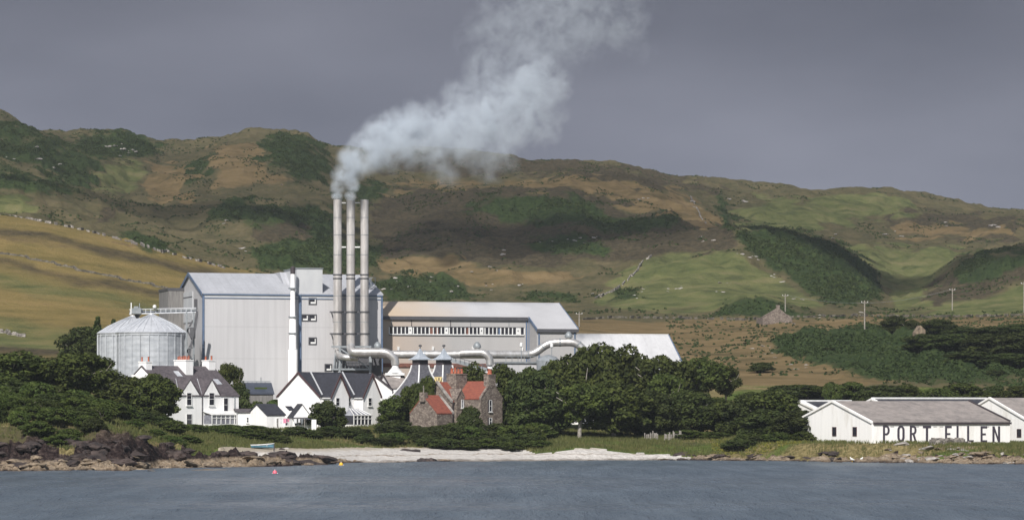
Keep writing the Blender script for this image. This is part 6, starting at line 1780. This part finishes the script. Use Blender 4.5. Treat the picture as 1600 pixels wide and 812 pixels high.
def hut():
    Y = find_Y(1214, 505, 720, 1060)
    f = Frame(1192, Y, 8, gp(1214, Y).z - .3); r = f.root('ruined_hut', 'roofless stone hut gable standing on the brown grass below the poles', 'hut')
    L = f.on(1238); ze = f.z(494); zr = f.z(480)
    m = MB(); xm = L * .52
    m.prism([(0, 0, -1), (L, 0, -1), (L, 0, ze * .7), (xm, 0, zr), (0, 0, ze)], [(0, 1, -1), (L, 1, -1), (L, 1, ze * .7), (xm, 1, zr), (0, 1, ze)]); m.build('gable_wall', M['stone'], r)
    MB().box(.01, 1, 1.005, 9, -1, ze * .9).build('side_wall', M['stone'], r); MB().box(L - 1, L - .01, 1.005, 9, -1, ze * .6).build('side_wall', M['stone'], r)
    MB().box(xm - .5, xm + .5, .1, .9, zr - .3, zr + .7).build('chimney', M['stone'], r)
    Y = find_Y(1440, 525, 720, 1060) - 25
    f = Frame(1431, Y, 10, gp(1440, Y).z - 1); r = f.root('ruined_cottage', 'small pale ruin peeping out between the dark trees of the far slope', 'ruin')
    L = f.on(1446); zt = 4.5
    m = MB(); m.prism([(0, 0, -1), (L, 0, -1), (L, 0, zt * .75), (L * .5, 0, zt), (0, 0, zt * .6)], [(0, 3, -1), (L, 3, -1), (L, 3, zt * .75), (L * .5, 3, zt), (0, 3, zt * .6)]); m.build('wall', M['rock_t'], r)
hut()

def poles():
    tops = []
    for (px, pt, pb, Yp, lab) in ((1227, 459, 488, None, 'left utility pole rising behind the roofless hut'), (1351, 469, 516, None, 'tall middle utility pole on the brown grass'), (1488, 450, 485, None, 'utility pole with a crossarm on the right green field'),
                              (905, 487, 510, None, 'short utility pole right of the hall roof'), (1600, 440, 488, None, 'utility pole cut by the right edge')):
        Y = find_Y(px, pb, 720, 1200); p = gp(px, Y); h = W(px, pt, Y).z - p.z
        r = thing('utility_pole', lab, 'utility pole', p, 0, 'utility poles across the hillside')
        MB().lathe([(.20, -1), (.14, h)], 8).build('pole', M['bark'], r)
        m = MB(); m.bar((-.9, 0, h - .6), (.9, 0, h - .6), .18)
        m.build('crossarm', M['wood'], r)
        for x in (-.8, 0, .8): MB().lathe([(.1, h - .5), (.12, h - .25)], 6, (x, 0)).build('insulator', M['frame_w'], r)
        if px != 905: tops.append(p + Vector((0, 0, h - .25)))
    for a, b in ((0, 2),):
        m = MB(); A, B_ = tops[a], tops[b]
        pts = [A.lerp(B_, t / 12) - Vector((0, 0, 4 * (t / 12) * (1 - t / 12) * 3.5)) for t in range(13)]
        m.tube([q - A for q in pts], .03, 5); o = m.build('overhead_wire', M['grey_steel']); o.location = A
        tag(o, 'sagging overhead wire between the left and right poles', 'wire')
poles()

def small_things():
    # fence posts
    rr = random.Random(9)
    for i in range(26):
        px = 1008 + i * 2.0 + rr.uniform(-.4, .4) + (8 if i > 10 else 0)
        p = gp(px, 569 - i * .05)
        h = rr.uniform(1.0, 1.7)
        o = MB().bar((0, 0, -.4), (rr.uniform(-.1, .1), 0, h), .16).build('fence_post', M['wood']); o.location = p
        tag(o, 'weathered wooden fence post standing before the wood', 'fence post', 'wooden fence posts before the wood')
    # buoys
    for px, py, mt, lab in ((429.5, 737, 'buoy_pink', 'pink mooring buoy floating off the left shore'), (533, 724, 'buoy_yellow', 'yellow mooring buoy floating close to the shore')):
        Y = CZ * F / (py + 2 - HY); r = thing('buoy', lab, 'buoy', (W(px, py, Y).x, Y, 0), 0, 'mooring buoys')
        MB().lathe([(.05, -.25), (.26, -.12), (.32, .1), (.26, .3), (.1, .42)], 14).build('float', M[mt], r, True)
        MB().lathe([(.05, .4), (.05, .55)], 8).build('ring', M['frame_w'], r)
        MB().box(-.4, .42, -.1, .1, .0, .07).build('rope', M['frame_w'], r)
    # gulls standing at the right waterline
    for px, lab, fl in ((1331.5, 'white gull at the right waterline, left of two', 1), (1345, 'white gull at the right waterline, right of two', -1)):
        Y = float(shoreY(px)) - .5; r = thing('gull', lab, 'bird', (W(px, 0, Y).x, Y, .1), 0, 'white gulls at the waterline')
        m = MB(); pts = [(.42 * fl, 0, .28), (.2 * fl, 0, .30), (0, 0, .36), (-.2 * fl, 0, .46), (-.27 * fl, 0, .62), (-.32 * fl, 0, .68), (-.40 * fl, 0, .66)]
        m.tube(pts, [.03, .11, .19, .15, .09, .10, .03], 10); m.build('body', M['feather'], r, True)
        MB().tube([(-.39 * fl, 0, .66), (-.5 * fl, 0, .63)], [.03, .01], 6).build('beak', M['buoy_yellow'], r)
        MB().bar((.03, .06, -.1), (.03, .06, .25), .03).bar((-.03, -.06, -.1), (-.03, -.06, .25), .03).build('leg', M['buoy_yellow'], r)
    # dinghy on the grass above the beach
    r = thing('dinghy', 'small blue and white dinghy pulled up at the left end of the beach', 'boat', gp(410, 522) + Vector((0, 0, .1)), math.radians(8))
    m = MB(); n = 12; secs = []
    for i in range(n + 1):
        t = i / n; x = -1.9 + 3.8 * t; w = .75 * math.sin(math.pi * min(1, .18 + t * .8)) ** .6; w = max(w, .04) if t < .98 else .04; z1 = .55 + .25 * t * t
        secs.append([(x, -w, z1), (x, -w * .8, .2), (x, 0, .0), (x, w * .8, .2), (x, w, z1), (x, w * .85, z1 - .02), (x, 0, .15), (x, -w * .85, z1 - .02)])
    vs = [v for s in secs for v in s]; fs = [(i * 8 + k, i * 8 + (k + 1) % 8, i * 8 + 8 + (k + 1) % 8, i * 8 + 8 + k) for i in range(n) for k in range(8)] + [tuple(range(8))[::-1], tuple(range(n * 8, n * 8 + 8))]
    m.add(vs, fs); m.build('hull', M['boat_blue'], r)
    m = MB()
    for k in range(n):
        for s_ in (0, 4): m.bar(secs[k][s_], secs[k + 1][s_], .12)
    m.build('gunwale', M['frame_w'], r)
    MB().box(-.7, -.4, -.6, .6, .38, .44).box(.5, .8, -.6, .6, .42, .48).build('thwart', M['frame_w'], r)
    # ruin wall before the lettered warehouse
    f = Frame(1455, 531, 20, 2.4); r = f.root('rubble_wall', 'broken grey rubble wall in front of the painted letters E L L', 'wall')
    L = f.on(1517); m = MB(); rr = random.Random(2); n = 22
    for i in range(n):
        m.box(L * i / n + .004, L * (i + 1) / n, rr.uniform(-.1, .1), .7, -1.5, f.z(684.0 + rr.uniform(-1, 2.0) + (3.5 if i > 18 else 0), L * i / n))
    m.build('wall_face', M['drystone'], r)
    # seaweed-dark post and stones on the beach
    o = MB().bar((0, 0, -.4), (0.05, 0, 1.0), .18).build('mooring_post', M['dark_trim']); o.location = gp(428, 516); tag(o, 'short dark mooring post at the left end of the beach', 'post')
    put_rock(ROCKG[0], gp(446, 528), (1.1, .8, .7), 'white_rock', 'white painted looking rock on the grass edge above the beach', 'rock')
    put_rock(ROCKS[0], gp(440, 524), (.9, .6, .7), 'shore_rock', 'small dark rock beside the white rock above the beach', 'rock')
    put_rock(ROCKS[1], gp(640, 548), (2.4, 1.2, .8), 'shore_rock', 'flat dark rock in the grass below the stone outhouse', 'rock')
small_things()

# ------------------------------------------------------------------ unseen clouds added to shade the moor, high above and behind the village
def shade_cloud(name, label, tpx, tY, tz, rx, ry, rz, alt, seed, dens):
    cm = bpy.data.materials.new('cloud_vapour'); cm.use_nodes = True; n, l = cm.node_tree.nodes, cm.node_tree.links; n.clear()
    out = n.new('ShaderNodeOutputMaterial'); pv = n.new('ShaderNodeVolumePrincipled'); pv.inputs['Color'].default_value = (.8, .8, .8, 1)
    l.new(pv.outputs[0], out.inputs['Volume'])
    tc = n.new('ShaderNodeTexCoord'); mp = n.new('ShaderNodeVectorMath'); mp.operation = 'DIVIDE'; mp.inputs[1].default_value = (rx, ry, rz)
    l.new(tc.outputs['Object'], mp.inputs[0])
    ln = n.new('ShaderNodeVectorMath'); ln.operation = 'LENGTH'; l.new(mp.outputs[0], ln.inputs[0])
    nz = n.new('ShaderNodeTexNoise'); nz.inputs['Scale'].default_value = 2.2; nz.inputs['Detail'].default_value = 4; l.new(mp.outputs[0], nz.inputs['Vector'])
    ad = n.new('ShaderNodeMath'); ad.operation = 'MULTIPLY_ADD'; ad.inputs[1].default_value = 1.3; l.new(nz.outputs[0], ad.inputs[0]); l.new(ln.outputs['Value'], ad.inputs[2])
    mr = n.new('ShaderNodeMapRange'); mr.interpolation_type = 'SMOOTHSTEP'
    for k, v in zip((1, 2, 3, 4), (1.05, 1.5, dens, 0)): mr.inputs[k].default_value = v
    l.new(ad.outputs[0], mr.inputs[0]); l.new(mr.outputs[0], pv.inputs['Density'])
    import bmesh
    T = Vector(((tpx - 800) * tY / F, tY, tz)); t = (alt - tz) / sdir.z; C = T + sdir * t
    bm = bmesh.new(); bmesh.ops.create_icosphere(bm, subdivisions=5, radius=1.0)
    co = np.array([v.co[:] for v in bm.verts])
    d = 1 + fbm(co[:, 0] * 2.2 + seed, co[:, 1] * 2.2 + co[:, 2] * 1.3, 5, seed, .6) * .55
    for v, k in zip(bm.verts, d):
        v.co *= k; v.co.x *= rx; v.co.y *= ry; v.co.z *= rz
    me = bpy.data.meshes.new(name); bm.to_mesh(me); bm.free(); me.materials.append(cm)
    me.polygons.foreach_set('use_smooth', [True] * len(me.polygons))
    o = new_obj(name, me); o.location = C; o['kind'] = 'structure'; o['label'] = label
shade_cloud('shade_cloud', 'unseen grey cumulus placed to shade the middle moor', 860, 1350, 85, 125, 170, 40, 640, 4, .026)
shade_cloud('shade_cloud', 'unseen smaller grey cumulus placed to shade the knoll', 1300, 1290, 75, 62, 95, 34, 640, 8, .045)
shade_cloud('shade_cloud', 'unseen long grey cumulus placed to shade the right spur', 1580, 1290, 80, 60, 80, 30, 660, 12, .028)
shade_cloud('shade_cloud', 'unseen torn grey cumulus placed to shade the left hillside', 330, 1390, 80, 95, 90, 30, 660, 15, .022)
shade_cloud('shade_cloud', 'unseen wide thin veil placed to shade all the back hills', 640, 1640, 110, 520, 420, 40, 700, 19, .0058)

# ------------------------------------------------------------------ smoke
def smoke():
    balls = [ # px, py, r px, density
        (528, 306, 10, 1.3), (548, 306, 10, 1.4), (530, 290, 15, 1.2), (550, 287, 15, 1.2), (540, 272, 24, .95), (553, 254, 31, .85), (575, 236, 40, .75), (605, 220, 48, .65),
        (640, 212, 54, .56), (680, 208, 58, .44), (720, 200, 64, .36), (762, 184, 70, .29), (805, 158, 78, .24), (835, 118, 64, .19), (848, 180, 50, .15), (765, 112, 64, .10), (690, 250, 42, .17), (770, 245, 50, .12), (720, 150, 46, .14),
        (775, 55, 80, .055), (820, 45, 80, .075), (890, 25, 90, .080), (965, 22, 72, .065), (870, -40, 120, .060), (970, -60, 110, .045), (770, -60, 100, .040), (1000, 60, 50, .022)]
    Yc = 611.0; s = Yc / F
    m = bpy.data.materials.new('smoke_vapour'); m.use_nodes = True; n, l = m.node_tree.nodes, m.node_tree.links; n.clear()
    out = n.new('ShaderNodeOutputMaterial'); pv = n.new('ShaderNodeVolumePrincipled')
    pv.inputs['Color'].default_value = (0.84, 0.905, 0.975, 1); pv.inputs['Anisotropy'].default_value = 0.0
    l.new(pv.outputs[0], out.inputs['Volume'])
    g = n.new('ShaderNodeNewGeometry')
    nz = n.new('ShaderNodeTexNoise'); nz.inputs['Scale'].default_value = .17; nz.inputs['Detail'].default_value = 4; nz.inputs['Roughness'].default_value = .55
    l.new(g.outputs['Position'], nz.inputs['Vector'])
    sb = n.new('ShaderNodeVectorMath'); sb.operation = 'SUBTRACT'; sb.inputs[1].default_value = (.5, .5, .5); l.new(nz.outputs['Color'], sb.inputs[0])
    # stronger billows farther from the stacks
    sx = n.new('ShaderNodeSeparateXYZ'); l.new(g.outputs['Position'], sx.inputs[0])
    am = n.new('ShaderNodeMapRange'); x0 = (528 - 800) * s; am.inputs[1].default_value = x0; am.inputs[2].default_value = x0 + 30; am.inputs[3].default_value = 2.0; am.inputs[4].default_value = 9.0
    l.new(sx.outputs[0], am.inputs[0])
    sc = n.new('ShaderNodeVectorMath'); sc.operation = 'SCALE'; l.new(sb.outputs[0], sc.inputs[0]); l.new(am.outputs[0], sc.inputs[3])
    ap = n.new('ShaderNodeVectorMath'); ap.operation = 'ADD'; l.new(g.outputs['Position'], ap.inputs[0]); l.new(sc.outputs[0], ap.inputs[1])
    prev = None; cen = []
    for (px, py, r, dn) in balls:
        c = W(px, py, Yc); c.y += max(0, (px - 550)) * s * .25; R = r * s; cen.append((c, R))
        ds = n.new('ShaderNodeVectorMath'); ds.operation = 'DISTANCE'; ds.inputs[1].default_value = c; l.new(ap.outputs[0], ds.inputs[0])
        mr = n.new('ShaderNodeMapRange'); mr.interpolation_type = 'SMOOTHSTEP'
        for k, v in zip((1, 2, 3, 4), (R * .25, R * 1.12, dn, 0)): mr.inputs[k].default_value = v
        l.new(ds.outputs['Value'], mr.inputs[0])
        if prev is None: prev = mr.outputs[0]
        else:
            mx = n.new('ShaderNodeMath'); mx.operation = 'MAXIMUM'
            l.new(prev, mx.inputs[0]); l.new(mr.outputs[0], mx.inputs[1]); prev = mx.outputs[0]
    n2 = n.new('ShaderNodeTexNoise'); n2.inputs['Scale'].default_value = .30; n2.inputs['Detail'].default_value = 5; n2.inputs['Roughness'].default_value = .6
    l.new(ap.outputs[0], n2.inputs['Vector'])
    mr = n.new('ShaderNodeMapRange')
    for k, v in zip((1, 2, 3, 4), (.39, .63, .06, 1.6)): mr.inputs[k].default_value = v
    l.new(n2.outputs[0], mr.inputs[0])
    mu = n.new('ShaderNodeMath'); mu.operation = 'MULTIPLY'; l.new(prev, mu.inputs[0]); l.new(mr.outputs[0], mu.inputs[1])
    off = n.new('ShaderNodeMath'); off.operation = 'SUBTRACT'; off.inputs[1].default_value = .012; off.use_clamp = False; l.new(mu.outputs[0], off.inputs[0])
    mxx = n.new('ShaderNodeMath'); mxx.operation = 'MAXIMUM'; mxx.inputs[1].default_value = 0; l.new(off.outputs[0], mxx.inputs[0])
    fin = n.new('ShaderNodeMath'); fin.operation = 'MULTIPLY'; fin.inputs[1].default_value = SMOKE_D; l.new(mxx.outputs[0], fin.inputs[0])
    l.new(fin.outputs[0], pv.inputs['Density'])
    # a lofted hull that follows the plume: every ring bounds the puffs near it
    path = [(537, 312, 19), (538, 295, 30), (548, 268, 44), (570, 244, 58), (605, 225, 74), (650, 210, 88), (700, 200, 98), (750, 185, 112), (790, 145, 140), (815, 90, 180), (845, 30, 230), (870, -50, 260), (880, -140, 260), (885, -200, 180)]
    pts = []; rr_ = []
    for px, py, r in path:
        c = W(px, py, Yc); c.y += max(0, (px - 550)) * s * .25; pts.append(c); rr_.append(r * s)
    o0 = pts[0].copy()
    mb = MB(); mb.tube([p - o0 for p in pts], rr_, 20)
    o = mb.build('smoke_plume', m); o.location = o0
    tag(o, 'bluish white smoke plume drifting right from the two left chimney stacks', 'smoke', None, 'stuff')
SMOKE_D = 0.70
smoke()

# ------------------------------------------------------------------ haze: the damp air of the bay
def haze():
    m = bpy.data.materials.new('haze_air'); m.use_nodes = True; n, l = m.node_tree.nodes, m.node_tree.links; n.clear()
    out = n.new('ShaderNodeOutputMaterial'); pv = n.new('ShaderNodeVolumePrincipled')
    pv.inputs['Color'].default_value = (.80, .86, .95, 1); pv.inputs['Density'].default_value = HAZE_D; l.new(pv.outputs[0], out.inputs['Volume'])
    o = MB().box(-2600, 2600, -450, 6100, -12, 215).build('haze', m); tag(o, 'thin damp air between the bay and the hills', 'haze', None, 'stuff')
HAZE_D = 0.000045
haze()
